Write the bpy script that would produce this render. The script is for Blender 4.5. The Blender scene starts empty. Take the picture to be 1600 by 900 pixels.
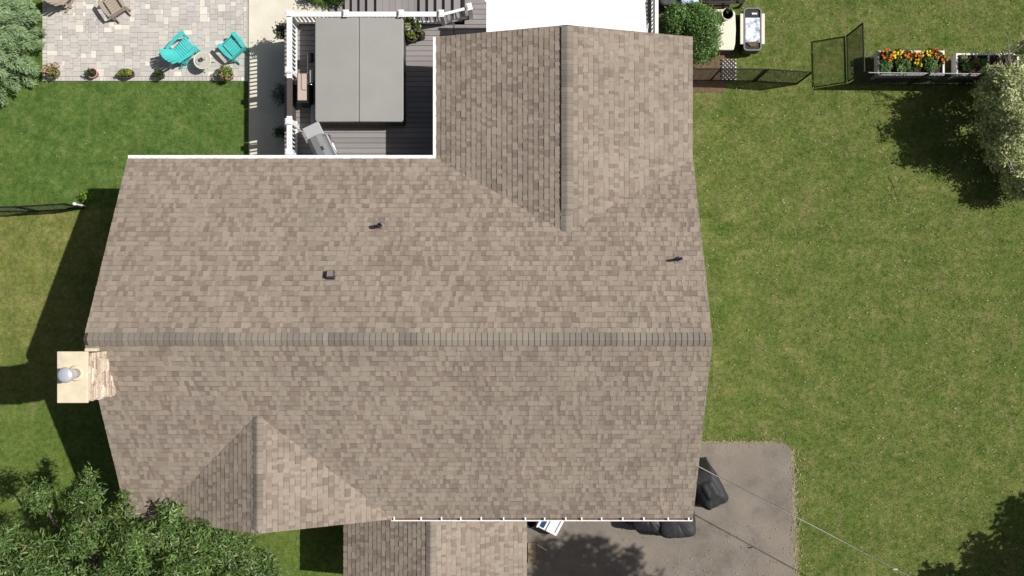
import bpy, math, random
import numpy as np
from mathutils import Vector, Matrix
random.seed(7); rng = np.random.default_rng(7)
S = bpy.context.scene
COL = S.collection
R = math.radians
# ------------------------------------------------------------ camera, sky, sun, exposure
H = 27.25; F = 1375.0; NX, NY = 812.0, 462.0
cam = bpy.data.cameras.new('camera'); camo = bpy.data.objects.new('camera', cam); COL.objects.link(camo)
camo.location = (0, 0, H); camo.rotation_euler = (0, 0, 0)
cam.sensor_width = 36; cam.lens = 36*F/1600; cam.shift_x = -12/1600; cam.shift_y = 12/1600
cam.clip_start = 0.1; cam.clip_end = 2000
S.camera = camo
SUN = Vector((.794, .13, 1.0)).normalized()
w = bpy.data.worlds.new('World'); S.world = w; w.use_nodes = True
nt = w.node_tree; nt.nodes.clear()
sky = nt.nodes.new('ShaderNodeTexSky'); sky.sky_type = 'NISHITA'; sky.sun_disc = False
sky.dust_density = 3.5; sky.ozone_density = .6; sky.sun_elevation = math.asin(SUN.z); sky.sun_rotation = math.atan2(SUN.x, SUN.y)
bg = nt.nodes.new('ShaderNodeBackground'); bg.inputs[1].default_value = 0.05
wo = nt.nodes.new('ShaderNodeOutputWorld')
nt.links.new(sky.outputs[0], bg.inputs[0]); nt.links.new(bg.outputs[0], wo.inputs[0])
sl = bpy.data.lights.new('sun', 'SUN'); sl.energy = 4.7; sl.angle = R(.5); sl.color = (1, .97, .925)
so = bpy.data.objects.new('sun', sl); COL.objects.link(so); so.location = (20, 5, 30)
so.rotation_euler = SUN.to_track_quat('Z', 'Y').to_euler()
S.view_settings.view_transform = 'Standard'; S.view_settings.look = 'None'
S.view_settings.exposure = 0.0; S.view_settings.gamma = 1

def P(px, py, z=0.0):
    s = (H-z)/F
    return Vector(((px-NX)*s, -(py-NY)*s, z))

# ------------------------------------------------------------ materials
def newmat(name):
    m = bpy.data.materials.new(name); m.use_nodes = True
    n = m.node_tree; b = n.nodes['Principled BSDF']
    return m, n, b
def noise(n, scale, detail=4, rough=.6, vec=None):
    t = n.nodes.new('ShaderNodeTexNoise'); t.inputs['Scale'].default_value = scale
    t.inputs['Detail'].default_value = detail; t.inputs['Roughness'].default_value = rough
    if vec is None:
        g = n.nodes.new('ShaderNodeNewGeometry'); vec = g.outputs['Position']
    n.links.new(vec, t.inputs['Vector']); return t
def ramp(n, fac, stops):
    r = n.nodes.new('ShaderNodeValToRGB'); e = r.color_ramp.elements
    while len(e) < len(stops): e.new(.5)
    for i, (p, c) in enumerate(stops):
        e[i].position = p; e[i].color = tuple(c)+(1,) if len(c) == 3 else c
    n.links.new(fac, r.inputs[0]); return r
def mix(n, a, b, fac, mode='MIX'):
    x = n.nodes.new('ShaderNodeMix'); x.data_type = 'RGBA'; x.blend_type = mode
    for i, v in ((0, fac), (6, a), (7, b)):
        if hasattr(v, 'links'): n.links.new(v, x.inputs[i])
        else: x.inputs[i].default_value = v if not isinstance(v, tuple) else (v+(1,) if len(v) == 3 else v)
    return x.outputs[2]
def bump(n, b, h, strength=.3, dist=.02):
    k = n.nodes.new('ShaderNodeBump'); k.inputs['Strength'].default_value = strength; k.inputs['Distance'].default_value = dist
    n.links.new(h, k.inputs['Height']); n.links.new(k.outputs[0], b.inputs['Normal'])
def mat(name, color, rough=.6, var=.25, scale=6, metal=0, tint=None, bmp=.15, spec=.3, scale2=60, var2=.15):
    """plain surface with two scales of grain; tint: 'attr' reads the face attribute, 'obj' the object colour"""
    m, n, b = newmat(name)
    if tint == 'attr':
        a = n.nodes.new('ShaderNodeAttribute'); a.attribute_name = 'tint'; base = a.outputs['Color']
    elif tint == 'obj':
        a = n.nodes.new('ShaderNodeObjectInfo'); base = a.outputs['Color']
    else: base = tuple(color)+(1,)
    t = noise(n, scale); r = ramp(n, t.outputs[0], [(.25, (1-var,)*3), (.75, (1+var*.6,)*3)])
    t2 = noise(n, scale2, 3); r2 = ramp(n, t2.outputs[0], [(.3, (1-var2,)*3), (.7, (1+var2,)*3)])
    c = mix(n, base, r.outputs[0], 1.0, 'MULTIPLY'); c = mix(n, c, r2.outputs[0], 1.0, 'MULTIPLY')
    n.links.new(c, b.inputs['Base Color'])
    b.inputs['Roughness'].default_value = rough; b.inputs['Metallic'].default_value = metal
    b.inputs['Specular IOR Level'].default_value = spec
    if bmp: bump(n, b, t2.outputs[0], bmp)
    return m
def leafmat(name, rough=.45, trans=.25, spec=.5, scale=2.0):
    m, n, b = newmat(name)
    a = n.nodes.new('ShaderNodeAttribute'); a.attribute_name = 'tint'
    t = noise(n, scale); r = ramp(n, t.outputs[0], [(.3, (.75, .75, .75)), (.7, (1.2, 1.2, 1.1))])
    c = mix(n, a.outputs['Color'], r.outputs[0], 1.0, 'MULTIPLY')
    n.links.new(c, b.inputs['Base Color']); b.inputs['Roughness'].default_value = rough
    b.inputs['Specular IOR Level'].default_value = spec
    tr = n.nodes.new('ShaderNodeBsdfTranslucent'); n.links.new(c, tr.inputs[0])
    ms = n.nodes.new('ShaderNodeMixShader'); ms.inputs[0].default_value = trans
    o = n.nodes['Material Output']
    n.links.new(b.outputs[0], ms.inputs[1]); n.links.new(tr.outputs[0], ms.inputs[2]); n.links.new(ms.outputs[0], o.inputs[0])
    return m
def lawnmat():
    m, n, b = newmat('lawn_grass')
    g = n.nodes.new('ShaderNodeNewGeometry'); sep = n.nodes.new('ShaderNodeSeparateXYZ'); n.links.new(g.outputs['Position'], sep.inputs[0])
    def ma(op, a, bb, clamp=False):
        x = n.nodes.new('ShaderNodeMath'); x.operation = op; x.use_clamp = clamp
        for i, v in ((0, a), (1, bb)):
            if hasattr(v, 'links'): n.links.new(v, x.inputs[i])
            else: x.inputs[i].default_value = v
        return x.outputs[0]
    big = noise(n, .55, 5, .6); med = noise(n, 2.6, 5, .65); fin = noise(n, 22, 4, .7); vf = noise(n, 75, 2, .6)
    c_right = ramp(n, med.outputs[0], [(.3, (.084, .122, .025)), (.5, (.118, .15, .038)), (.68, (.165, .172, .06))]).outputs[0]
    c_back = ramp(n, med.outputs[0], [(.3, (.062, .118, .025)), (.5, (.09, .15, .034)), (.7, (.135, .182, .05))]).outputs[0]
    c_yel = ramp(n, med.outputs[0], [(.3, (.14, .165, .038)), (.5, (.175, .19, .052)), (.7, (.215, .208, .078))]).outputs[0]
    c_low = ramp(n, med.outputs[0], [(.3, (.092, .142, .028)), (.6, (.118, .168, .038))]).outputs[0]
    wob = ma('MULTIPLY', ma('SUBTRACT', big.outputs[0], .5), 3.0)
    left = ma('MULTIPLY', ma('ADD', sep.outputs[0], 5.0), -1.0, True)
    up = ma('MULTIPLY', ma('SUBTRACT', sep.outputs[1], ma('ADD', ma('MULTIPLY', sep.outputs[0], .03), 2.98)), 8.0, True)
    low = ma('MULTIPLY', ma('ADD', ma('ADD', sep.outputs[1], 2.2), wob), -.7, True)
    yel = mix(n, c_yel, c_low, low)
    lf = mix(n, yel, c_back, up)
    c = mix(n, c_right, lf, left)
    # greener area round the lower right, worn brown places elsewhere
    gr = ramp(n, big.outputs[0], [(.52, (0, 0, 0)), (.68, (1, 1, 1))]).outputs[0]
    c = mix(n, c, (.08, .128, .024), ma('MULTIPLY', gr, .7))
    mid = noise(n, 7, 4, .65); mr = ramp(n, mid.outputs[0], [(.3, (.66, .72, .66)), (.7, (1.34, 1.27, 1.3))]).outputs[0]; c = mix(n, c, mr, 1.0, 'MULTIPLY')
    mp = n.nodes.new('ShaderNodeMapping'); mp.inputs['Scale'].default_value = (1.5, .55, 1); n.links.new(g.outputs['Position'], mp.inputs[0]); bn = noise(n, .95, 7, .72, mp.outputs[0]); br = ramp(n, bn.outputs[0], [(.56, (0, 0, 0)), (.72, (1, 1, 1))]).outputs[0]
    notback = ma('SUBTRACT', 1.0, ma('MULTIPLY', left, ma('MULTIPLY', up, .85)))
    c = mix(n, c, (.215, .172, .085), ma('MULTIPLY', ma('MULTIPLY', br, .6), notback))
    pn = noise(n, 1.25, 6, .75); pr = ramp(n, pn.outputs[0], [(.34, (.74, .82, .72)), (.5, (1, 1, 1)), (.66, (1.2, 1.16, 1.22))]).outputs[0]; c = mix(n, c, pr, 1.0, 'MULTIPLY')
    f = ramp(n, fin.outputs[0], [(.3, (.78, .8, .76)), (.7, (1.22, 1.2, 1.22))]).outputs[0]
    v = ramp(n, vf.outputs[0], [(.3, (.75, .78, .7)), (.7, (1.25, 1.22, 1.3))]).outputs[0]
    c = mix(n, c, f, 1.0, 'MULTIPLY'); c = mix(n, c, v, 1.0, 'MULTIPLY')
    n.links.new(c, b.inputs['Base Color']); b.inputs['Roughness'].default_value = .9; b.inputs['Specular IOR Level'].default_value = .1
    bump(n, b, fin.outputs[0], .5, .04)
    return m
M = {}
M['lawn'] = lawnmat()
M['shingle'] = mat('asphalt_shingle', (1, 1, 1), .95, .11, .7, tint='attr', bmp=.25, spec=.1, scale2=45, var2=.10)
M['underlay'] = mat('roof_underlay', (.17, .14, .115), .95, .2, 4)
M['white'] = mat('white_vinyl', (.86, .86, .84), .45, .04, 2, bmp=0, var2=.02)
M['siding'] = mat('pale_siding', (.62, .6, .55), .6, .08, 3)
M['canopy'] = mat('white_awning', (.9, .9, .88), .6, .03, 2, bmp=0, var2=.01)
M['concrete'] = mat('path_concrete', (.70, .655, .54), .9, .12, 1.6, var2=.1)
M['paver_o'] = mat('paver_stone', (1, 1, 1), .9, .1, 5, tint='obj', var2=.08)
M['paver_a'] = mat('paver_stone_joined', (1, 1, 1), .9, .1, 5, tint='attr', var2=.08)
M['sand'] = mat('joint_sand', (.44, .40, .36), 1, .2, 9)
M['asphalt'] = mat('weathered_asphalt', (.235, .205, .175), .95, .16, 1.2, var2=.14, scale2=50)
def asphalt():
    m = mat('weathered_asphalt', (.215, .187, .157), .95, .2, .9, var2=.2, scale2=55); n = m.node_tree; b = n.nodes['Principled BSDF']
    base = b.inputs['Base Color'].links[0].from_socket
    v = n.nodes.new('ShaderNodeTexVoronoi'); v.feature = 'DISTANCE_TO_EDGE'; v.inputs['Scale'].default_value = .55
    g = n.nodes.new('ShaderNodeNewGeometry'); wv = noise(n, 1.6, 5, .7); x = n.nodes.new('ShaderNodeVectorMath'); x.operation = 'MULTIPLY_ADD'
    n.links.new(wv.outputs[1], x.inputs[0]); x.inputs[1].default_value = (1.2, 1.2, 0); n.links.new(g.outputs['Position'], x.inputs[2]); n.links.new(x.outputs[0], v.inputs['Vector'])
    cr = ramp(n, v.outputs[0], [(0, (.62, .62, .62)), (.006, (1, 1, 1))]); st = noise(n, .8, 6, .7); sr = ramp(n, st.outputs[0], [(.36, (.8, .79, .78)), (.5, (1, 1, 1)), (.66, (1.07, 1.05, 1.0))])
    c = mix(n, base, cr.outputs[0], .5, 'MULTIPLY'); c = mix(n, c, sr.outputs[0], 1.0, 'MULTIPLY'); n.links.new(c, b.inputs['Base Color']); return m
M['asphalt'] = asphalt()
M['crack'] = mat('driveway_edge', (.26, .225, .14), .95, .5, 5, var2=.35)
M['mulch'] = mat('bark_mulch', (.16, .105, .065), 1, .4, 9, var2=.35, scale2=40)
M['deck'] = mat('composite_board', (1, 1, 1), .75, .06, 3, tint='obj', var2=.05)
M['cover'] = mat('spa_cover_vinyl', (.318, .313, .29), .6, .09, .9, bmp=.08, var2=.02)
M['coverdark'] = mat('spa_skirt', (.085, .075, .068), .7, .1, 5)
M['brownpanel'] = mat('dark_brown_panel', (.085, .07, .062), .7, .12, 8)
M['limestone'] = mat('cream_limestone', (.72, .62, .45), .85, .2, 3.5, var2=.06)
M['stone_o'] = mat('ledge_stone', (1, 1, 1), .9, .25, 12, tint='obj', var2=.2)
M['mortar'] = mat('mortar', (.2, .165, .13), .95, .2, 8)
M['metal'] = mat('galvanised_metal', (.62, .64, .7), .3, .1, 9, metal=.35, bmp=0)
M['chrome'] = mat('polished_steel', (.75, .76, .78), .2, .05, 9, metal=1, bmp=0)
M['greymetal'] = mat('grey_enamel', (.2, .2, .205), .4, .06, 9, bmp=0)
M['lightgrey'] = mat('light_grey_enamel', (.42, .42, .42), .45, .06, 9, bmp=0)
M['black'] = mat('black_plastic', (.018, .018, .02), .45, .2, 9)
M['blackwire'] = mat('black_coated_wire', (.015, .016, .015), .6, .1, 9, bmp=0)
M['lead'] = mat('lead_flashing', (.23, .2, .19), .6, .15, 20)
M['ventbrown'] = mat('vent_brown', (.06, .048, .043), .6, .15, 20)
M['teal'] = mat('turquoise_plastic', (.075, .52, .5), .55, .16, 5, bmp=0, var2=.06)
M['tan'] = mat('tan_plastic', (.40, .335, .27), .55, .06, 9, bmp=0, var2=.04)
M['terracotta'] = mat('pink_clay', (.55, .3, .27), .8, .1, 20)
M['potgrey'] = mat('charcoal_pot', (.07, .07, .075), .7, .1, 20)
M['soil'] = mat('potting_soil', (.05, .032, .024), 1, .4, 40)
M['beige'] = mat('cream_resin', (.74, .69, .56), .55, .04, 3, bmp=0, var2=.02)
M['beigetop'] = mat('beige_top', (.5, .4, .33), .7, .08, 6)
M['woodwhite'] = mat('white_painted_wood', (.78, .75, .72), .7, .12, 12)
M['plank'] = mat('raw_plank', (.34, .26, .17), .8, .25, 10)
M['bark'] = mat('tree_bark', (.11, .085, .065), .95, .35, 14, bmp=.5)
M['palebark'] = mat('pale_twig_bark', (.42, .4, .34), .9, .2, 14)
M['leaf'] = leafmat('glossy_leaf', .45, .22, .4)
M['leafmatte'] = leafmat('matte_leaf', .6, .28, .25)
M['needle'] = leafmat('spruce_needles', .7, .15, .2, 1.2)
M['petal'] = leafmat('petals', .6, .15, .2, 20)
M['cable'] = mat('cable_sheath', (.5, .48, .44), .5, .1, 9, bmp=0)
M['tarp'] = mat('charcoal_cover_cloth', (.045, .045, .047), .6, .25, 4, bmp=.3)
M['bluewhite'] = mat('pale_blue_fabric', (.55, .62, .8), .7, .15, 5)
M['blueglass'] = mat('dark_blue_plastic', (.02, .07, .16), .15, .2, 9, bmp=0, spec=.6)
M['glass'] = mat('frosted_table_top', (.5, .5, .45), .15, .1, 9, bmp=0, spec=.6)
M['purple'] = mat('purple_trim', (.16, .02, .12), .5, .1, 9, bmp=0)
def tray():
    m, n, b = newmat('wrapped_tray')
    t = noise(n, 4.5, 5, .7); r = ramp(n, t.outputs[0], [(.36, (.12, .11, .2)), (.46, (.5, .55, .66)), (.56, (.78, .86, .86))])
    n.links.new(r.outputs[0], b.inputs['Base Color']); b.inputs['Roughness'].default_value = .12; return m
M['tray'] = tray()

# ------------------------------------------------------------ mesh builder
class MB:
    def __init__(s): s.v = []; s.f = []; s.t = []
    def add(s, vs, fs, tint=None):
        o = len(s.v); s.v += [tuple(p) for p in vs]; s.f += [tuple(i+o for i in f) for f in fs]
        s.t += [tint or (1, 1, 1)]*len(fs); return s
    def box(s, x0, x1, y0, y1, z0, z1, tint=None):
        vs = [(x, y, z) for z in (z0, z1) for x, y in ((x0, y0), (x1, y0), (x1, y1), (x0, y1))]
        return s.add(vs, [(3, 2, 1, 0), (4, 5, 6, 7), (0, 1, 5, 4), (1, 2, 6, 5), (2, 3, 7, 6), (3, 0, 4, 7)], tint)
    def obox(s, c, X, Y, Z, tint=None):
        """box round centre c with half-axis vectors X, Y, Z"""
        c, X, Y, Z = map(Vector, (c, X, Y, Z))
        vs = [c+a*X+b*Y+d*Z for d in (-1, 1) for a, b in ((-1, -1), (1, -1), (1, 1), (-1, 1))]
        return s.add(vs, [(3, 2, 1, 0), (4, 5, 6, 7), (0, 1, 5, 4), (1, 2, 6, 5), (2, 3, 7, 6), (3, 0, 4, 7)], tint)
    def beam(s, a, b, wd, ht, tint=None):
        a, b = Vector(a), Vector(b); d = (b-a); L = d.length; d = d/L
        up = Vector((0, 0, 1)) if abs(d.z) < .95 else Vector((0, 1, 0))
        sd = d.cross(up).normalized(); u = sd.cross(d)
        return s.obox((a+b)/2, d*L/2, sd*wd/2, u*ht/2, tint)
    def prism(s, poly, z0, z1, tint=None):
        n = len(poly); vs = [(p[0], p[1], z0) for p in poly]+[(p[0], p[1], z1) for p in poly]
        return s.add(vs, [tuple(range(n-1, -1, -1)), tuple(range(n, 2*n))]+[(i, (i+1) % n, n+(i+1) % n, n+i) for i in range(n)], tint)
    def lathe(s, c, prof, seg=14, tint=None, ax=1.0, ay=1.0):
        """profile list of (radius, z)"""
        vs = []; fs = []
        for r, z in prof:
            for k in range(seg):
                a = 2*math.pi*k/seg; vs.append((c[0]+r*ax*math.cos(a), c[1]+r*ay*math.sin(a), c[2]+z))
        for i in range(len(prof)-1):
            for k in range(seg):
                k2 = (k+1) % seg; fs.append((i*seg+k, i*seg+k2, (i+1)*seg+k2, (i+1)*seg+k))
        fs.append(tuple(range(seg-1, -1, -1))); fs.append(tuple((len(prof)-1)*seg+k for k in range(seg)))
        return s.add(vs, fs, tint)
    def tube(s, pts, rad, seg=7, tint=None):
        pts = [Vector(p) for p in pts]
        if not isinstance(rad, (list, tuple)): rad = [rad]*len(pts)
        vs = []; fs = []
        for i, p in enumerate(pts):
            d = (pts[min(i+1, len(pts)-1)]-pts[max(i-1, 0)]).normalized()
            up = Vector((0, 0, 1)) if abs(d.z) < .9 else Vector((1, 0, 0))
            a = d.cross(up).normalized(); b = a.cross(d)
            for k in range(seg):
                t = 2*math.pi*k/seg; vs.append(p+(a*math.cos(t)+b*math.sin(t))*rad[i])
        for i in range(len(pts)-1):
            for k in range(seg):
                k2 = (k+1) % seg; fs.append((i*seg+k, i*seg+k2, (i+1)*seg+k2, (i+1)*seg+k))
        fs.append(tuple(range(seg-1, -1, -1))); fs.append(tuple((len(pts)-1)*seg+k for k in range(seg)))
        return s.add(vs, fs, tint)
    def mesh(s, name, m, off=(0, 0, 0), smooth=False):
        me = bpy.data.meshes.new(name); o = Vector(off)
        me.from_pydata([tuple(Vector(p)-o) for p in s.v], [], s.f)
        a = me.attributes.new('tint', 'FLOAT_COLOR', 'FACE')
        a.data.foreach_set('color', np.array([tuple(t)+(1,) for t in s.t], dtype=np.float32).ravel())
        me.materials.append(m)
        if smooth: me.polygons.foreach_set('use_smooth', [True]*len(me.polygons))
        me.update(); return me
def origin_of(o):
    v = Vector((0, 0, 0))
    while o is not None: v += Vector(o.location); o = o.parent
    return v
def link(name, me, parent=None, loc=(0, 0, 0)):
    o = bpy.data.objects.new(name, me); COL.objects.link(o); o.location = loc
    if parent is not None: o.parent = parent
    return o
def part(name, mb, m, parent, smooth=False, bevel=0, stuff=False, label=None):
    """vertices are given in world space; the child sits at its parent's origin"""
    o = link(name, mb.mesh(name, m, origin_of(parent), smooth), parent)
    if bevel: bev(o, bevel)
    if stuff: o['kind'] = 'stuff'
    if label: o['label'] = label
    return o
def bev(o, wd, seg=2):
    b = o.modifiers.new('bevel', 'BEVEL'); b.width = wd; b.segments = seg; b.limit_method = 'ANGLE'; b.angle_limit = R(40)
def thing(name, label, cat, loc, group=None, rz=0):
    o = bpy.data.objects.new(name, None); COL.objects.link(o); o.location = loc; o.rotation_euler = (0, 0, rz)
    o['label'] = label; o['category'] = cat
    if group: o['group'] = group
    return o
def solo(name, mb, m, label, cat, loc=(0, 0, 0), group=None, smooth=False, bevel=0):
    o = link(name, mb.mesh(name, m, loc, smooth), None, loc); o['label'] = label; o['category'] = cat
    if group: o['group'] = group
    if bevel: bev(o, bevel)
    return o
def struct(name, mb, m, smooth=False):
    o = link(name, mb.mesh(name, m, (0, 0, 0), smooth)); o['kind'] = 'structure'; return o
def npmesh(name, V, Fc, m, tint=None, off=(0, 0, 0), nper=4):
    """big meshes straight from numpy; Fc is (n, nper)"""
    me = bpy.data.meshes.new(name); V = V-np.array(off); n = len(Fc)
    me.vertices.add(len(V)); me.vertices.foreach_set('co', V.astype(np.float32).ravel())
    me.loops.add(n*nper); me.loops.foreach_set('vertex_index', Fc.astype(np.int32).ravel())
    me.polygons.add(n); me.polygons.foreach_set('loop_start', np.arange(0, n*nper, nper, dtype=np.int32))
    me.polygons.foreach_set('loop_total', np.full(n, nper, dtype=np.int32))
    if tint is not None:
        a = me.attributes.new('tint', 'FLOAT_COLOR', 'FACE')
        a.data.foreach_set('color', np.hstack([tint, np.ones((n, 1))]).astype(np.float32).ravel())
    me.materials.append(m); me.update(calc_edges=True); me.validate(); return me

# ------------------------------------------------------------ foliage generators
def leaf_quads(C, A, B, T):
    """rhombic leaves: centre C, half length A, half width B"""
    n = len(C); V = np.empty((n, 4, 3)); V[:, 0] = C-A; V[:, 1] = C+B-A*.1; V[:, 2] = C+A; V[:, 3] = C-B-A*.1
    return V.reshape(-1, 3), np.arange(4*n).reshape(n, 4), T
def unit(a): return a/np.linalg.norm(a, axis=1, keepdims=True)
def rand_dirs(n, up=0.0):
    d = rng.normal(size=(n, 3)); d = unit(d); d[:, 2] += up; return unit(d)
def tints(n, pal, wts, jit=.15):
    pal = np.array(pal); wts = np.array(wts)/sum(wts); i = rng.choice(len(pal), n, p=wts)
    return pal[i]*(1+rng.uniform(-jit, jit, (n, 1)))
def rosettes(blobs, density, nl, L, W, pal, wts, shell=.55, lift=.35, jitpos=.06, zmin=0):
    """whorls of narrow leaves scattered through the outer part of each blob (cx,cy,cz,rx,ry,rz)"""
    Cs = []
    for (cx, cy, cz, rx, ry, rz) in blobs:
        n = int(density*(rx*ry+rx*rz+ry*rz)/3*12)
        d = rand_dirs(n, .25); r = rng.uniform(shell, 1, (n, 1))*(1+.12*np.sin(7*d[:, :1]+5*d[:, 1:2])*1)
        p = np.array([cx, cy, cz])+d*r*np.array([rx, ry, rz]); Cs.append((p, d))
    p = np.vstack([c[0] for c in Cs]); d = np.vstack([c[1] for c in Cs])
    k = p[:, 2] > zmin; p = p[k]; d = d[k]
    n = len(p); out = d*.6+np.array([0, 0, lift]); out = unit(out+rng.normal(size=(n, 3))*.35)
    P_ = np.repeat(p, nl, 0); O = np.repeat(out, nl, 0); m = len(P_)
    e = rand_dirs(m); e = unit(e-O*(e*O).sum(1, keepdims=True)*.65)
    LL = L*rng.uniform(.6, 1.25, (m, 1)); A = e*LL/2
    sd = unit(np.cross(e, O)+rng.normal(size=(m, 3))*.25); B = sd*W/2*rng.uniform(.7, 1.3, (m, 1))
    C = P_+A*1.1+rng.normal(size=(m, 3))*jitpos
    ct = np.repeat(rng.uniform(.75, 1.25, (n, 1)), nl, 0)
    return leaf_quads(C, A, B, tints(m, pal, wts)*ct)
def crown(name, parent, q, m):
    me = npmesh(name, q[0], q[1], m, q[2], origin_of(parent)); return link(name, me, parent)
def limbs(parent, base, tips, r0, m, name='trunk', fork=.45):
    mb = MB(); base = Vector(base); cen = sum((Vector(t) for t in tips), Vector())/len(tips)
    top = base.lerp(Vector((cen.x*.5+base.x*.5, cen.y*.5+base.y*.5, cen.z)), fork)
    mb.tube([base, base.lerp(top, .5)+Vector((.05, .03, 0)), top], [r0, r0*.8, r0*.65], 9)
    part(name, mb, m, parent, True)
    for t in tips:
        t = Vector(t); l = MB(); mid = top.lerp(t, .5)+Vector((random.uniform(-.2, .2), random.uniform(-.2, .2), -.15))
        l.tube([top-Vector((0, 0, .15)), mid, t], [r0*.5, r0*.3, r0*.1], 6)
        part('limb', l, m, parent, True)

# ============================================================ THE GROUND
struct('lawn', MB().add([(-300, -300, 0), (300, -300, 0), (300, 300, 0), (-300, 300, 0)], [(0, 1, 2, 3)]), M['lawn'])
# driveway with rounded corner
dv = [P(700, 700), P(1085, 693), P(1150, 691), P(1214, 691), P(1228, 694), P(1236, 702), P(1240, 716), P(1241, 760), P(1244, 830), P(1246, 905), P(1255, 1500), P(700, 1500)]
dv = [(p.x, p.y) for p in dv]
struct('driveway', MB().prism(dv[::-1], -.1, .012), M['asphalt'])
PATIO = (-14.76, -8.40, 6.64, 10.4)
struct('concrete_path', MB().box(-8.38, -5.8, 3.2, 10.6, -.1, .03), M['concrete'])
struct('planting_bed', MB().prism([(4.1, 6.3), (6.35, 6.3), (6.5, 7.4), (6.6, 9.6), (4.1, 9.6)], -.1, .02), M['mulch'])
# grass blades over the sheet
def blades(n):
    px = rng.uniform(-30, 1630, n); py = rng.uniform(-30, 930, n)
    x = (px-NX)*H/F; y = -(py-NY)*H/F
    ok = np.ones(n, bool)
    ok &= ~((x > PATIO[0]-.02) & (x < PATIO[1]+.1) & (y > PATIO[2]-.02))
    ok &= ~((x > -8.42) & (x < 0) & (y > 3.2))
    ok &= ~((x > -10.1) & (x < 4.3) & (y < 3.6) & (y > -5.6))
    ok &= ~((x > -4.3) & (x < 8.52+np.clip((-y-6)*.02, 0, .3)) & (y < -4.62) & ~((x > 8.2) & (y > -4.9)))
    ok &= ~((x > 4.1) & (x < 6.5) & (y > 6.3) & (y < 9.7)) & ~((x > -2.5) & (x < 4.5) & (y > 3))
    x = x[ok]; y = y[ok]; n = len(x)
    h = rng.uniform(.012, .035, n); a = rng.uniform(0, 2*math.pi, n); wd = rng.uniform(.006, .014, n)
    lean = rng.normal(size=(n, 2))*.022
    V = np.zeros((n, 3, 3)); V[:, 0, 0] = x-np.cos(a)*wd; V[:, 0, 1] = y-np.sin(a)*wd
    V[:, 1, 0] = x+np.cos(a)*wd; V[:, 1, 1] = y+np.sin(a)*wd
    V[:, 2, 0] = x+lean[:, 0]; V[:, 2, 1] = y+lean[:, 1]; V[:, 2, 2] = h
    o = link('grass', npmesh('grass', V.reshape(-1, 3), np.arange(3*n).reshape(n, 3), M['lawn'], None, nper=3)); o['kind'] = 'stuff'
blades(330000)
def scatter(name, n, fx, L, pal, m, lim=None):
    pts = []
    while len(pts) < n:
        p = fx()
        if p is not None: pts.append(p)
    C = np.array([(p[0], p[1], p[2]) for p in pts]); a = rng.uniform(0, 6.28, n); s = L*rng.uniform(.5, 1.3, (n, 1))
    A = np.stack([np.cos(a), np.sin(a), rng.uniform(-.3, .3, n)], 1)*s; B = np.stack([-np.sin(a), np.cos(a), rng.uniform(-.3, .3, n)], 1)*s*.55
    C[:, 2] += .015+np.abs(A[:, 2])+np.abs(B[:, 2])
    q = leaf_quads(C, A, B, tints(n, pal, [1]*len(pal), .1)); o = link(name, npmesh(name, q[0], q[1], m, q[2])); o['kind'] = 'stuff'
def f_lawn():
    q = P(random.uniform(1095, 1600), random.uniform(0, 900))
    if q.x < 8.7 and q.y < -4.5 or (q.x < 6.6 and q.y > 6.2): return None
    return (q.x, q.y, .04)
scatter('clover_flowers', 1100, f_lawn, .019, [(.62, .62, .5), (.5, .5, .35), (.55, .5, .3)], M['petal'])
def f_edge():
    k = random.random()
    if k < .5: q = P(random.gauss(1246, 7), random.uniform(700, 900))
    elif k < .62: q = P(random.uniform(1100, 1235), random.gauss(690, 3))
    else: q = P(random.uniform(960, 1240), random.uniform(815, 900))
    return (q.x, q.y, .012)
scatter('fallen_leaves', 520, f_edge, .026, [(.42, .36, .22), (.3, .22, .12), (.35, .33, .2)], M['petal'])
def f_left():
    q = P(random.uniform(0, 375), random.uniform(130, 800))
    return (q.x, q.y, .04) if q.x < -9.5 or q.y > 3.8 else None
scatter('clover_flowers', 60, f_left, .02, [(.62, .62, .5), (.5, .5, .35)], M['petal'])
# frayed edge of the driveway
mb = MB()
for i in range(170):
    t = i/169
    p = P(1238+8*t+random.gauss(0, 2.0), 704+215*t) if True else None
    r = random.uniform(.015, .06); n = 6
    mb.prism([(p.x+r*math.cos(k*6.28/n)*random.uniform(.6, 1.2), p.y+r*math.sin(k*6.28/n)*random.uniform(.6, 1.2)) for k in range(n)], 0, .016+.0001*(i % 30))
for i in range(110):
    p = P(1092+130*i/109, 691+random.gauss(0, 1)); r = random.uniform(.012, .045); n = 6
    mb.prism([(p.x+r*math.cos(k*6.28/n)*random.uniform(.6, 1.2), p.y+r*math.sin(k*6.28/n)*random.uniform(.6, 1.2)) for k in range(n)], 0, .016+.0001*(i % 30))
o = link('edge_debris', mb.mesh('edge_debris', M['crack'])); o['kind'] = 'stuff'

# ============================================================ PATIO
patio = struct('patio', MB().box(PATIO[0], PATIO[1], PATIO[2], PATIO[3], -.1, .022), M['sand'])
pal_p = [(.565, .53, .485), (.515, .488, .448), (.5, .475, .443), (.54, .518, .482), (.70, .66, .575), (.485, .45, .415)]
wt_p = [3, 4, 3, 3, 1.6, 1]
U = .08
gx = int((PATIO[1]-PATIO[0]-.16)/U); gy = int((PATIO[3]-PATIO[2]-.16)/U)
occ = np.zeros((gx, gy), bool); cells = []
for j in range(gy):
    for i in range(gx):
        if occ[i, j]: continue
        for (a, b) in random.sample([(2, 2), (3, 2), (4, 2), (3, 2), (2, 3), (3, 3)], 6)+[(2, 2), (1, 2), (2, 1), (1, 1)]:
            if i+a <= gx and j+b <= gy and not occ[i:i+a, j:j+b].any():
                occ[i:i+a, j:j+b] = True; cells.append((PATIO[0]+.14+i*U, PATIO[2]+.14+j*U, a*U, b*U)); break
x = PATIO[0]
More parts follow.
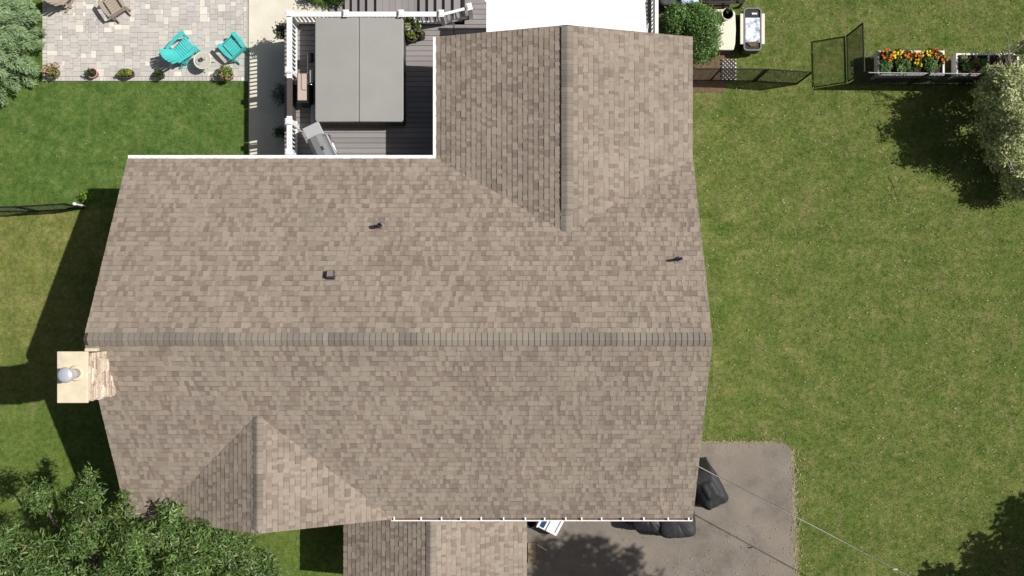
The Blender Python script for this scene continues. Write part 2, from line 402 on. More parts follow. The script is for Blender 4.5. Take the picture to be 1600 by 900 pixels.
while x < PATIO[1]-.12:
    cells.append((x, PATIO[2], .115, .135)); x += .118
y = PATIO[2]+.14
while y < PATIO[3]-.12: cells.append((PATIO[0], y, .135, .115)); y += .118
vis = sorted(cells, key=lambda c: -(c[2]*c[3])*(1 if c[1] < 9.2 else .01))
pm = {}; rest = MB()
for k, (x, y, a, b) in enumerate(vis):
    c = random.choices(pal_p, wt_p)[0]; j = random.uniform(.93, 1.07); c = tuple(v*j for v in c); dz = random.uniform(0, .004)
    if k < 300:
        key = (round(a, 3), round(b, 3))
        if key not in pm:
            g = .004; q = MB(); hx, hy = a/2-g*.6, b/2-g*.6
            q.add([(-hx, -hy, -.02), (hx, -hy, -.02), (hx, hy, -.02), (-hx, hy, -.02), (-hx, -hy, .016), (hx, -hy, .016), (hx, hy, .016), (-hx, hy, .016),
                   (-hx+.006, -hy+.006, .02), (hx-.006, -hy+.006, .02), (hx-.006, hy-.006, .02), (-hx+.006, hy-.006, .02)],
                  [(0, 1, 5, 4), (1, 2, 6, 5), (2, 3, 7, 6), (3, 0, 4, 7), (4, 5, 9, 8), (5, 6, 10, 9), (6, 7, 11, 10), (7, 4, 8, 11), (8, 9, 10, 11)])
            pm[key] = q.mesh('paver', M['paver_o'])
        o = link('paver', pm[key], patio, (x+a/2, y+b/2, .022+dz)); o.color = c+(1,)
    else: rest.box(x+.004, x+a-.004, y+.004, y+b-.004, .015, .042+dz, c)
o = link('pavers', rest.mesh('pavers', M['paver_a']), patio); o['kind'] = 'stuff'

# ============================================================ HOUSE
house = thing('house', 'large house seen from above under a brown mottled shingle roof with three gables', 'house', (-3, -1, 0))
ZE = 3.625; ZR = 6.0; YF, YB, YR = -5.945, 3.66, -1.05; XL, XR = -10.53, 4.655
pal_s = [(.355, .298, .24), (.335, .28, .224), (.305, .252, .202), (.258, .205, .164), (.28, .222, .181), (.30, .256, .205), (.238, .192, .156)]
wt_s = [3, 3.5, 2.5, 3.2, 2.6, 1, 1.2]
def clip(poly, reg):
    out = poly
    for i in range(len(reg)):
        a, b = reg[i], reg[(i+1) % len(reg)]
        def side(p): return (b[0]-a[0])*(p[1]-a[1])-(b[1]-a[1])*(p[0]-a[0])
        inp, out = out, []
        for k in range(len(inp)):
            p, q = inp[k], inp[(k+1) % len(inp)]; sp, sq = side(p), side(q)
            if sp >= 0: out.append(p)
            if (sp >= 0) != (sq >= 0):
                t = sp/(sp-sq); out.append((p[0]+t*(q[0]-p[0]), p[1]+t*(q[1]-p[1])))
        if len(out) < 3: return []
    return out
ALL = []     # every shingle: (visible size, slope object, MB data)
def slope(E, u, v, reg, e=.143, wmul=1.0, hide=None):
    E, u, v = Vector(E), Vector(u), Vector(v).normalized(); n = u.cross(v)
    def W(a, b, h): return E+u*a+v*b+n*h
    sl_ = MB(); k = len(reg)
    sl_.add([W(a, b, 0) for a, b in reg]+[W(a, b, -.14) for a, b in reg],
            [tuple(range(k)), tuple(range(2*k-1, k-1, -1))]+[(i, k+i, k+(i+1) % k, (i+1) % k) for i in range(k)])
    so_ = part('roof_slope', sl_, M['underlay'], house)
    amin, amax = min(p[0] for p in reg), max(p[0] for p in reg); bmax = max(p[1] for p in reg)
    c = 0; b0 = -.02
    while b0 < bmax-.01:
        a = amin-random.uniform(0, .3); thick = random.random() < .5
        b1 = b0+e
        while a < amax:
            wd = random.choice([.07, .085, .1, .12, .14, .19])*random.uniform(.85, 1.15)*wmul
            reg2 = [(p[0], p[1]-.02 if p[1] < .001 else p[1]) for p in reg]
            poly = clip([(a, b0), (a+wd, b0), (a+wd, b1), (a, b1)], reg2)
            if poly:
                t = (.019 if thick else .009)+random.uniform(-.0015, .0015)
                hs = [.004+t*(1-(p[1]-b0)/e*.75) for p in poly]; m = len(poly)
                tint = random.choices(pal_s, wt_s)[0] if not thick else random.choices(pal_s, [5, 5, 2.5, .8, .9, 1.2, .2])[0]
                j = random.uniform(.94, 1.06)*.91; g_ = .08; tint = tuple(((1-g_)*q+g_*m_)*j for q, m_ in zip(tint, (.305, .252, .208)))
                top = [W(p[0], p[1], h) for p, h in zip(poly, hs)]; bot = [W(p[0], p[1], -.004) for p in poly]
                fs = [tuple(range(m))]+[(i, m+i, m+(i+1) % m, (i+1) % m) for i in range(m)]
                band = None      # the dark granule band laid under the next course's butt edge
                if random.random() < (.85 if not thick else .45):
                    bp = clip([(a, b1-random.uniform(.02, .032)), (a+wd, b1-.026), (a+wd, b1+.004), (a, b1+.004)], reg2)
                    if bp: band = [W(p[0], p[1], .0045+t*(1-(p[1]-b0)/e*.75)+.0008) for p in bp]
                cen = sum(top, Vector())/m
                vis = not (hide and hide(cen))
                area = wd*e if m == 4 else .001
                scr = P(0, 0)  # placeholder
                pxs = NX+cen.x/(H-cen.z)*F; pys = NY-cen.y/(H-cen.z)*F
                inside = 10 < pxs < 1590 and 10 < pys < 890
                if vis or True:
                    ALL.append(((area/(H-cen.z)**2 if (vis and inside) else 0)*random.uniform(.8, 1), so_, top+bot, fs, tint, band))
            a += wd; thick = not thick if random.random() < .8 else thick
        b0 = b1
    return so_
Lm = math.hypot(YR-YF, ZR-ZE); cm, sm = (YR-YF)/Lm, (ZR-ZE)/Lm
Lb = math.hypot(YB-YR, ZR-ZE); cb_, sb_ = (YB-YR)/Lb, (ZR-ZE)/Lb
def under_wing(c):
    return c.y > 1.6 and ZE+1.035*(1-abs(c.x-1.2)/3.42) > c.z+.02 and abs(c.x-1.2) < 3.42
def under_gable(c):
    return c.y < -3.0 and ZE+1.45*(1-abs(c.x+6.6)/3.15) > c.z+.02 and abs(c.x+6.6) < 3.15
slope((XL, YF, ZE), (1, 0, 0), (0, cm, sm), [(0, 0), (XR-XL, 0), (XR-XL, Lm), (0, Lm)], hide=under_gable)
slope((XR, YB, ZE), (-1, 0, 0), (0, -cb_, sb_), [(0, 0), (XR-XL, 0), (XR-XL, Lb), (0, Lb)], hide=under_wing)
Lw = math.hypot(3.418, 1.035)
slope((-2.216, 6.95, ZE), (0, -1, 0), (3.418, 0, 1.035), [(0, 0), (3.29, 0), (5.37, Lw), (0, Lw)])
slope((4.62, 1.58, ZE), (0, 1, 0), (-3.418, 0, 1.035), [(2.08, 0), (5.37, 0), (5.37, Lw), (0, Lw)])
Lg = math.hypot(3.15, 1.45)
slope((-9.75, -3.01, ZE), (0, -1, 0), (3.15, 0, 1.45), [(2.93, 0), (2.99, 0), (2.99, Lg), (0, Lg)])
slope((-3.45, -6.0, ZE), (0, 1, 0), (-3.15, 0, 1.45), [(0, 0), (.06, 0), (2.99, Lg), (0, Lg)])
Lp = math.hypot(2.575, 1.2); ZP = 2.27
slope((-4.975, -5.6, ZP), (0, -1, 0), (2.575, 0, 1.2), [(0, 0), (2.6, 0), (2.6, Lp), (0, Lp)])
slope((.18, -8.2, ZP), (0, 1, 0), (-2.575, 0, 1.2), [(0, 0), (2.6, 0), (2.6, Lp), (0, Lp)])
ALL.sort(key=lambda r: -r[0])
byslope = {}
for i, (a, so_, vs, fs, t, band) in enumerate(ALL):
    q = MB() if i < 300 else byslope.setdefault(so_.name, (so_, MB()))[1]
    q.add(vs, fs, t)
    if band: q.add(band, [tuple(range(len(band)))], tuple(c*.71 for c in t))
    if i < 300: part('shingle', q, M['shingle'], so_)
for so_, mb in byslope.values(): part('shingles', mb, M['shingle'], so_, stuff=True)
# ridge caps
def ridge(A, B, s1, s2, half=.15, lift=.035, ex=.142, vent=True):
    """caps folded over the ridge from A to B; s1, s2 = fall per metre on either side"""
    A, B = Vector(A), Vector(B); d = (B-A); L = d.length; d /= L; sd = Vector((-d.y, d.x, 0))
    rb = MB(); o1, o2 = sd*(half-.012), -sd*(half-.012)
    ps = []
    for q in (A, B):
        ps += [q+o1-Vector((0, 0, s1*half-lift+.004)), q+Vector((0, 0, lift-.004)), q+o2-Vector((0, 0, s2*half-lift+.004)),
               q+o1-Vector((0, 0, s1*half+.01)), q+o2-Vector((0, 0, s2*half+.01))]
    rb.add(ps, [(0, 1, 6, 5), (1, 2, 7, 6), (0, 5, 8, 3), (2, 4, 9, 7), (0, 3, 4, 2, 1), (5, 6, 7, 9, 8)])
    base = part('ridge_vent', rb, M['ventbrown'], house)
    n = int(L/ex); tone = 1
    for i in range(n):
        p0 = A+d*(i*ex); p1 = A+d*(min((i+1)*ex+.02, L)); q = MB()
        hw = half+random.uniform(-.004, .004); f = Vector((0, 0, lift+.02)); g = Vector((0, 0, lift+.002)); th = Vector((0, 0, .008))
        def row(p, h): return [p+sd*hw+h-Vector((0, 0, s1*hw)), p+sd*.02+h, p-sd*.02+h, p-sd*hw+h-Vector((0, 0, s2*hw))]
        r0, r1 = row(p0, g), row(p1, f); r0b, r1b = [v_-th for v_ in r0], [v_-th*1.6 for v_ in r1]
        vs = r0+r1+r0b+r1b
        fs = [(0, 1, 5, 4), (1, 2, 6, 5), (2, 3, 7, 6), (4, 5, 13, 12), (5, 6, 14, 13), (6, 7, 15, 14), (0, 4, 12, 8), (3, 11, 15, 7), (0, 8, 9, 1), (1, 9, 10, 2), (2, 10, 11, 3)]
        if random.random() < .35: tone = random.uniform(.78, 1.08)
        jj = tone*random.uniform(.9, 1.08); t = tuple(c*jj for c in (.255, .222, .185))
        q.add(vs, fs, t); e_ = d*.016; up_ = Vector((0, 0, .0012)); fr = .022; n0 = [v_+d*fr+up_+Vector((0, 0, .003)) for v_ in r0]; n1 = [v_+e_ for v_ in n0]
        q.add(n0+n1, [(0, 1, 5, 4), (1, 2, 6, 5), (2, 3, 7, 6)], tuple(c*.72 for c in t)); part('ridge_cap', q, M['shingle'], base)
ridge((XR-.01, YR, ZR), (XL+.01, YR, ZR), sm/cm, sm/cm, .158, .035)
ridge((1.225, 2.2, ZE+1.035), (1.225, 6.94, ZE+1.035), .303, .303, .155, .05)
ridge((1.2, 1.6, ZE+1.035), (1.2, 2.19, ZE+1.035), .303, .303, .14, .012)
ridge((-6.6, -3.05, ZE+1.45), (-6.6, -5.99, ZE+1.45), .46, .46, .125, .018)
ridge((-2.4, -5.62, ZP+1.2), (-2.4, -8.19, ZP+1.2), .466, .466, .13, .018)
# walls
wl = MB(); wl.prism([(XL+.42, YF+.4), (XR-.4, YF+.4), (XR-.4, YB-.4), (XL+.42, YB-.4)], 0, ZE-.1); part('wall', wl, M['siding'], house)
for X in (XL+.42, XR-.42):
    g = MB(); pr = [(YF+.4, ZE-.1), (YB-.4, ZE-.1), (YR, ZR-.28)]
    g.add([(X, y, z) for y, z in pr]+[(X+.02*(1 if X < 0 else -1), y, z) for y, z in pr], [(0, 1, 2), (5, 4, 3), (0, 3, 4, 1), (1, 4, 5, 2), (2, 5, 3, 0)]); part('wall', g, M['siding'], house)
g = MB(); g.prism([(-1.9, 3.2), (4.3, 3.2), (4.3, 6.62), (-1.9, 6.62)], 0, ZE-.1); part('wall', g, M['siding'], house)
def tri_wall(x0, x1, xr, y, z0, z1):
    g = MB(); g.add([(x0, y, z0), (x1, y, z0), (xr, y, z1), (x0, y+.03, z0), (x1, y+.03, z0), (xr, y+.03, z1)], [(0, 1, 2), (5, 4, 3), (0, 3, 4, 1), (1, 4, 5, 2), (2, 5, 3, 0)]); part('wall', g, M['siding'], house)
tri_wall(-1.8, 4.2, 1.2, 6.59, ZE-.1, ZE+.82); tri_wall(-9.2, -4.0, -6.6, -5.6, ZE-.1, ZE+1.05)
g = MB(); g.prism([(-4.55, -7.85), (-2.9, -7.85), (-2.9, -5.55), (-4.55, -5.55)], 0, ZP+.1); part('wall', g, M['siding'], house)
for (x, y) in ((-.1, -7.9), (-.1, -5.8)): part('porch_post', MB().box(x-.07, x+.07, y-.07, y+.07, 0, ZP+.02), M['white'], house)
part('porch_beam', MB().box(-.17, -.03, -8.0, -5.6, ZP+.02, ZP+.1), M['white'], house)
# fascia boards
for (x0, x1, y0, y1) in ((XL, -2.25, YB-.05, YB-.002), (-3.4, XR-.002, YF+.002, YF+.05), (-2.21, -2.17, YB+.0, 6.9)):
    part('fascia', MB().box(x0, x1, y0, y1, ZE-.24, ZE-.03), M['white'], house)
# gutters: back and wing have white guards, the front one is open with hangers
gb = MB(); gb.box(XL+.01, -2.335, YB+.005, YB+.115, ZE-.16, ZE+.002); go = part('gutter', gb, M['white'], house, bevel=.008)
gb = MB(); gb.box(-2.33, -2.235, YB+.006, 6.95, ZE-.16, ZE+.003); part('gutter', gb, M['white'], house, bevel=.008)
fg = MB(); x0, x1 = -3.45, XR-.01
fg.box(x0, x1, YF-.115, YF-.087, ZE-.13, ZE-.02); fg.box(x0, x1, YF-.087, YF-.01, ZE-.14, ZE-.125)
fg.box(x0, x0+.01, YF-.087, YF-.01, ZE-.125, ZE-.03); fg.box(x1-.01, x1, YF-.087, YF-.01, ZE-.125, ZE-.03)
go = part('gutter', fg, M['white'], house)
for px in (616, 658, 690, 720, 752, 787, 821, 851, 884, 909, 940, 973, 1006, 1044, 1076):
    X = P(px, 800, ZE).x; part('gutter_hanger', MB().box(X-.018, X+.018, YF-.088, YF+.015, ZE-.028, ZE+.022), M['white'], go)
part('gutter_debris', MB().box(x0+.02, x1-.02, YF-.085, YF-.012, ZE-.12, ZE-.08), M['mulch'], go)
# chimney
ZC = 6.76
CX0, CX1, CY0, CY1 = -10.68, -10.07, -2.45, -1.34
ch = part('chimney', MB().box(CX0, CX1, CY0, CY1, 0, ZC), M['mortar'], house)
def stones(parent, org, ud, vd, nd, Lw_, Hh, rows, lim=999):
    v0 = 0
    while v0 < Hh-.02:
        hh = min(random.uniform(.04, .085), Hh-v0); u0 = 0
        while u0 < Lw_-.02:
            ww = min(random.uniform(.14, .42), Lw_-u0)
            if Lw_-u0-ww < .07: ww = Lw_-u0
            pr = random.uniform(.01, .045); q = MB()
            c = Vector((0, 0, 0)); hx, hy = ww/2-.004, hh/2-.003
            U_, V_, N_ = Vector(ud), Vector(vd), Vector(nd)
            vs = [U_*a*hx+V_*b*hy for a, b in ((-1, -1), (1, -1), (1, 1), (-1, 1))]
            vs += [U_*a*(hx-.008)+V_*b*(hy-.006)+N_*pr*random.uniform(.75, 1.1) for a, b in ((-1, -1), (1, -1), (1, 1), (-1, 1))]
            q.add(vs, [(0, 1, 5, 4), (1, 2, 6, 5), (2, 3, 7, 6), (3, 0, 4, 7), (4, 5, 6, 7)])
            loc = Vector(org)+U_*(u0+ww/2)+V_*(v0+hh/2)
            o = link('stone', q.mesh('stone', M['stone_o']), parent, loc-origin_of(parent))
            b = random.choice([(.62, .52, .4), (.5, .4, .3), (.7, .62, .52), (.38, .29, .22), (.58, .46, .36), (.75, .68, .56)]); o.color = b+(1,)
            u0 += ww
        v0 += hh
stones(ch, (CX1, CY0, 5.2), (0, 1, 0), (0, 0, 1), (1, 0, 0), CY1-CY0, ZC-5.2, 0)
stones(ch, (CX0, CY0, 4.4), (1, 0, 0), (0, 0, 1), (0, -1, 0), CX1-CX0, ZC-4.4, 0)
cap = part('chimney_cap', MB().box(CX0-.055, CX1+.045, CY0-.04, CY1+.045, ZC, ZC+.075), M['limestone'], ch, bevel=.012)
fl = P(120, 583, ZC+.08)
part('flue_collar', MB().lathe((fl.x, fl.y, ZC+.075), [(.19, 0), (.19, .03), (.15, .05)], 20), M['limestone'], ch, True)
part('flue_pipe', MB().lathe((fl.x, fl.y, ZC+.1), [(.115, 0), (.115, .52)], 20), M['metal'], ch, True)
zt = ZC+.62
part('flue_cap', MB().lathe((fl.x, fl.y, zt), [(.13, -.06), (.175, -.05), (.178, -.01), (.15, .025), (.09, .045), (.03, .055)], 24), M['metal'], ch, True)
for k in range(4):
    a = k*math.pi/2+.4; part('cap_bracket', MB().box(fl.x+.12*math.cos(a)-.008, fl.x+.12*math.cos(a)+.008, fl.y+.12*math.sin(a)-.008, fl.y+.12*math.sin(a)+.008, ZC+.5, zt-.03), M['metal'], ch)
fz = 6.0
q0 = P(132, 551, 6.03); q1 = P(151, 544, 6.03)
part('cricket_flashing', MB().box(q0.x, q1.x, q0.y, q1.y, 5.7, 6.04), M['limestone'], ch, bevel=.02)
# roof vents
def zmain(y): return ZE+(y-YF)*sm/cm if y < YR else ZE+(YB-y)*sb_/cb_
def vent_pipe(px, py, wide, tall, rad):
    z = 4.6
    for _ in range(6): p = P(px, py, z); z = zmain(p.y)
    c = Vector((p.x, p.y, z)); d = Vector((0, -cm, sm)); n = Vector((0, sm, cm))
    r = thing('vent_pipe', 'x', 'vent', c)
    part('flashing', MB().obox(c+n*.024, (wide/2, 0, 0), d*.13, n*.004), M['lead'], r)
    part('boot', MB().lathe(c, [(rad*2.1, .0), (rad*1.7, .07), (rad*1.15, .13)], 14), M['lead'], r, True)
    part('pipe', MB().lathe(c, [(rad, 0), (rad, tall), (rad*.72, tall), (rad*.72, tall-.12)], 14), M['ventbrown'], r, True)
    return r
r = vent_pipe(596, 353, .34, .38, .052); r['label'] = 'plumbing vent pipe with wide lead flashing, upper middle of the rear roof slope'
r = vent_pipe(1060, 405, .22, .40, .035); r['label'] = 'thin plumbing vent pipe near the right edge of the roof'
p = P(516, 432, 5.35); z = zmain(p.y); n = Vector((0, sm, cm)); d = Vector((0, -cm, sm)); c = Vector((p.x, p.y, z))
r = thing('box_vent', 'small square brown exhaust vent standing alone on the rear roof slope', 'vent', c)
part('vent_hood', MB().obox(c+n*.09, (.1, 0, 0), d*.1, n*.075), M['ventbrown'], r, bevel=.012)
part('vent_top', MB().obox(c+n*.172, (.075, 0, 0), d*.078, n*.008), M['lead'], r)
part('flashing', MB().obox(c+n*.022, (.13, 0, 0), d*.12, n*.003), M['lead'], r)
part('damper_tab', MB().obox(c+n*.1+Vector((.12, 0, 0)), (.025, 0, 0), d*.035, n*.03), M['lead'], r)

# ============================================================ DECK
ZD = 1.65; DX0 = -6.84; DY1 = 7.97
deck = thing('deck', 'grey composite deck behind the house with stairs down its far side', 'deck', (-4.5, 5.8, 0))
dfr = MB(); dfr.box(DX0+.02, -1.9, 3.35, DY1-.02, .04, ZD-.03); dfr.box(-1.6, 3.95, 6.66, 10.2, .04, ZD-.032)
part('deck_frame', dfr, M['brownpanel'], deck)
dcol = [(.275, .252, .246), (.25, .23, .225), (.295, .27, .264), (.262, .243, .238)]
def board(x0, x1, y0, y1, z):
    q = MB(); q.box(-(x1-x0)/2+.0, (x1-x0)/2, -(y1-y0)/2, (y1-y0)/2, -.028, 0)
    o = link('deck_board', q.mesh('deck_board', M['deck']), deck, Vector(((x0+x1)/2, (y0+y1)/2, z))-origin_of(deck)); o.color = random.choice(dcol)+(1,); return o
bm_ = {}
y = 3.4
while y < DY1-.1:
    q = board(-6.53, -1.93, y+.004, y+.141, ZD+random.uniform(0, .002)); y += .149
for k, x in enumerate((-6.84, -6.69)): board(x+.003, x+.143, 3.4, DY1, ZD+.001)
y = 6.7
while y < 10.1:
    if y+.14 > DY1: board(-1.6, 1.4, y+.004, y+.141, ZD+random.uniform(0, .002))
    else: board(-1.9, 1.4, y+.004, y+.141, ZD+random.uniform(0, .002))
    board(1.41, 3.95, y+.004, y+.141, ZD+random.uniform(0, .002)); y += .149
# stairs: seven up, landing, six up to the upper deck (parts of the deck)
risers = [516, 528, 540, 551, 563, 575, 588, 657, 670, 683, 696, 710, 724]
rh = ZD/13.0; xs = []
for i, px in enumerate(risers): xs.append(P(px, 5, rh*(i+1)).x)
for i in range(13):
    z = rh*(i+1); a = xs[i]; b = xs[i+1] if i < 12 else -1.5
    if i == 12: break
    y0 = 8.0; y1 = 10.0 if i >= 6 else 10.0
    if i == 6:
        n_ = 7; wv = (b-a)/n_
        for k in range(n_):
            o = board(a+k*wv+.003, a+(k+1)*wv-.003, y0, y1, z); o.name = 'landing_board'
    else:
        o = board(a-.02, b+.01, y0, y1, z); o.name = 'stair_tread'
    part('riser', MB().box(a, a+.02, y0, y1, z-rh+.002, z-.03), M['brownpanel'], deck)
part('riser', MB().box(xs[12]-.02, xs[12], 8.0, 10.0, ZD-rh, ZD-.03), M['brownpanel'], deck)
# railings
bal = MB().box(-.019, .019, -.019, .019, 0, .86).mesh('baluster', M['white'])
ZT = 2.52
def railing(a, b, label, posts, gaps=(), wtop=.15):
    a, b = Vector((a[0], a[1], ZD)), Vector((b[0], b[1], ZD)); d = b-a; L = d.length; d /= L; sd = Vector((-d.y, d.x, 0))
    r = thing('deck_railing', label, 'railing', a, 'white deck railings')
    segs = []; s0 = 0
    for g0, g1 in gaps: segs.append((s0, g0)); s0 = g1
    segs.append((s0, L))
    for g0, g1 in segs:
        m0, m1 = a+d*g0, a+d*g1
        part('top_rail', MB().obox((m0+m1)/2+Vector((0, 0, ZT-ZD-.02)), d*(g1-g0)/2, sd*wtop/2, (0, 0, .022)), M['white'], r, bevel=.006)
        part('bottom_rail', MB().obox((m0+m1)/2+Vector((0, 0, .1)), d*(g1-g0)/2, sd*.03, (0, 0, .03)), M['white'], r)
        k = int((g1-g0)/.115)
        for i in range(k):
            q = m0+d*((i+.5)*(g1-g0)/k); o = link('baluster', bal, r, q-a+Vector((0, 0, -.0)))
            if abs(d.x) > .5: pass
    for s in posts:
        q = a+d*s; po = part('post', MB().obox(q+Vector((0, 0, .46)), d*.06, sd*.06, (0, 0, .46)), M['white'], r)
        part('post_cap', MB().obox(q+Vector((0, 0, .935)), d*.08, sd*.1, (0, 0, .018)).obox(q+Vector((0, 0, .965)), d*.055, sd*.065, (0, 0, .014)), M['white'], po, bevel=.006)
    return r
xr = P(452, 0, ZT).x
yc = P(0, 22, ZT).y
yg1, yg0 = P(0, 122, ZT).y, P(0, 181, ZT).y
LR = yc-3.72
railing((xr, yc), (xr, 3.72), 'white railing along the left edge of the deck with a brown panel filling its gap', [0, yc-P(0, 110, ZT).y, yc-P(0, 190, ZT).y, yc-P(0, 238, ZT).y], [(yc-yg1, yc-yg0)])
xe = P(692, 0, ZT).x
railing((xr+.08, yc), (xe+.0, yc), 'white railing between the deck and the stairs, above the spa', [P(541, 0, ZT).x-xr-.08, P(627, 0, ZT).x-xr-.08, xe-xr-.12], wtop=.14)
a = Vector((xe+.02, yc, 0)); b = P(728, 13, ZT)
railing((a.x, a.y), (b.x, b.y), 'short angled white railing leading to the lone post by the awning', [(b-Vector((a.x, a.y, ZT))).length+.1], wtop=.08)
solo('privacy_screen', MB().box(xr-.06, xr-.02, yg0+.02, yg1-.02, ZD+.05, ZT-.02).box(xr-.07, xr+.08, yg0+.02, yg1-.02, ZT-.05, ZT-.01), M['brownpanel'],
     'dark brown panel closing the gap in the left deck railing', 'screen', (xr, yg0, ZD))
c0 = Vector((3.62, 6.7, ZD)); r = railing((P(1026, 0, ZT).x, 6.72), (P(1026, 0, ZT).x, 10.1), 'white railing on the right edge of the deck beside the round shrub', [0.05, 2.2], wtop=.1)
# awning
aw = thing('awning', 'bright white flat awning jutting from the rear gable over the deck', 'awning', (1.2, 6.63, 3.4))
ax0, ax1 = P(760, 0, 3.45).x, P(1009, 0, 3.45).x
part('canopy', MB().add([(ax0, 6.62, 3.47), (ax1+.05, 6.62, 3.47), (ax1-.02, 7.99, 3.44), (ax0, 7.99, 3.44), (ax0, 6.62, 3.44), (ax1+.05, 6.62, 3.44), (ax1-.02, 7.99, 3.41), (ax0, 7.99, 3.41)],
     [(0, 1, 2, 3), (7, 6, 5, 4), (0, 4, 5, 1), (1, 5, 6, 2), (2, 6, 7, 3), (3, 7, 4, 0)]), M['canopy'], aw)
part('front_bar', MB().box(ax0-.05, ax1+.0, 7.95, 8.02, 3.38, 3.45), M['white'], aw, bevel=.01)
for X in (ax0+.4, ax1-.3): part('arm', MB().beam((X, 6.64, 3.3), (X+.02, 7.93, 3.38), .04, .04), M['white'], aw)
part('arm', MB().beam((ax1+.03, 6.7, 3.2), (ax1+.13, 7.5, 3.0), .02, .02), M['white'], aw)
# spa
sx0, sx1 = P(492, 0, 2.48).x, P(630, 0, 2.48).x; sy1, sy0 = P(0, 27, 2.48).y, P(0, 190, 2.48).y; sxm = P(561, 0, 2.48).x
spa = thing('hot_tub', 'big hot tub under a grey folding cover in the middle of the deck', 'hot tub', ((sx0+sx1)/2, (sy0+sy1)/2, ZD+.004))
part('cabinet', MB().box(sx0+.05, sx1-.02, sy0+.04, sy1-.05, ZD+.004, 2.36), M['coverdark'], spa, bevel=.04)
for k in range(14):
    X = sx0+.12+k*(sx1-sx0-.24)/13; part('cabinet_slat', MB().box(X-.07, X+.07, sy0+.02, sy0+.042, ZD+.08, 2.3), M['coverdark'], spa)
def cover_half(x0, x1, hi, lo):
    m_ = MB(); r_ = .07
    out = [(x0, sy0), (x1, sy0), (x1, sy1), (x0, sy1)]
    left = x0 < sxm-.3
    if left: poly = [(x0+r_, sy0), (x1, sy0), (x1, sy1), (x0+r_, sy1), (x0+.02, sy1-.02), (x0, sy1-r_), (x0, sy0+r_), (x0+.02, sy0+.02)]
    else: poly = [(x0, sy0), (x1-r_, sy0), (x1-.02, sy0+.02), (x1, sy0+r_), (x1, sy1-r_), (x1-.02, sy1-.02), (x1-r_, sy1), (x0, sy1)]
    nn = len(poly); zt_ = lambda x: 2.46+.035*(1-abs(x-sxm)/(sx1-sx0)*2)
    m_.add([(x, y, 2.34) for x, y in poly]+[(x, y, zt_(x)) for x, y in poly], [tuple(range(nn-1, -1, -1)), tuple(range(nn, 2*nn))]+[(i, (i+1) % nn, nn+(i+1) % nn, nn+i) for i in range(nn)])
    return m_
part('cover_panel', cover_half(sx0, sxm-.008, 0, 0), M['cover'], spa, bevel=.02)
part('cover_panel', cover_half(sxm+.008, sx1, 0, 0), M['cover'], spa, bevel=.02)
part('cover_hinge', MB().box(sxm-.012, sxm+.012, sy0+.02, sy1-.02, 2.40, 2.478), M['coverdark'], spa)
for (X, Y) in ((sx1+.005, sy0+.25), (sx1+.005, sy0+1.45), (sx1+.005, sy1-.3)): part('strap', MB().box(X-.01, X+.015, Y-.03, Y+.03, 2.0, 2.42), M['coverdark'], spa)
sp = thing('spa_step', 'low grey step against the lower left of the hot tub', 'step', (-5.95, 5.1, ZD+.004))
for k, (a0, a1, zz) in enumerate(((-6.02, -5.72, .24), (-5.9, -5.72, .42))): part('tread', MB().box(a0, a1, 4.95, 5.5, ZD+.004+(0 if k == 0 else .245), ZD+.004+zz), M['lightgrey'], sp, bevel=.015)
# grill
gp = P(500, 228, 2.6)
gr = thing('barbecue_grill', 'grey gas grill set at an angle in the deck corner near the gutter', 'grill', (gp.x, gp.y, ZD+.004))
ga = Vector((.43, -.9, 0)).normalized(); gb_ = Vector((ga.y, -ga.x, 0))*-1   # long axis, right-hand side
def G(l, s, z): return Vector((gp.x, gp.y, ZD+z))+ga*l+gb_*s
def gbox(l0, l1, s0, s1, z0, z1): return MB().obox(G((l0+l1)/2, (s0+s1)/2, (z0+z1)/2), ga*(l1-l0)/2, gb_*(s1-s0)/2, (0, 0, (z1-z0)/2))
part('side_shelf', gbox(-.66, -.27, -.25, .25, .88, .92), M['lightgrey'], gr, bevel=.02)
part('side_shelf', gbox(.52, .9, -.25, .25, .88, .92), M['lightgrey'], gr, bevel=.02)
part('firebox', gbox(-.26, .51, -.26, .26, .66, .9), M['greymetal'], gr, bevel=.02)
lid = MB(); pr = [(-.27, .9), (-.25, 1.05), (-.14, 1.15), (.05, 1.17), (.2, 1.1), (.27, .9)]
lid.add([G(-.27, s, z) for s, z in pr]+[G(.52, s, z) for s, z in pr], [(0, 1, 2, 3, 4, 5), (11, 10, 9, 8, 7, 6)]+[(i, 6+i, 6+(i+1) % 6, (i+1) % 6) for i in range(6)])
part('lid', lid, M['greymetal'], gr, bevel=.02)
hd = MB(); hd.tube([G(-.18, .2, 1.08), G(-.18, .36, 1.06), G(.42, .36, 1.06), G(.42, .2, 1.08)], .018, 8); part('handle', hd, M['chrome'], gr, True)
part('front_panel', gbox(-.26, .51, .26, .33, .8, .92), M['lightgrey'], gr, bevel=.01)
for k in range(4): part('knob', MB().lathe(G(-.15+k*.18, .36, .84), [(.028, 0), (.028, .05)], 10), M['chrome'], gr)
part('badge', gbox(.08, .2, .02, .1, 1.168, 1.174), M['chrome'], gr)
for l in (-.24, .48):
    for s in (-.22, .22): part('leg', MB().obox(G(l, s, .33), ga*.02, gb_*.02, (0, 0, .33)), M['greymetal'], gr)
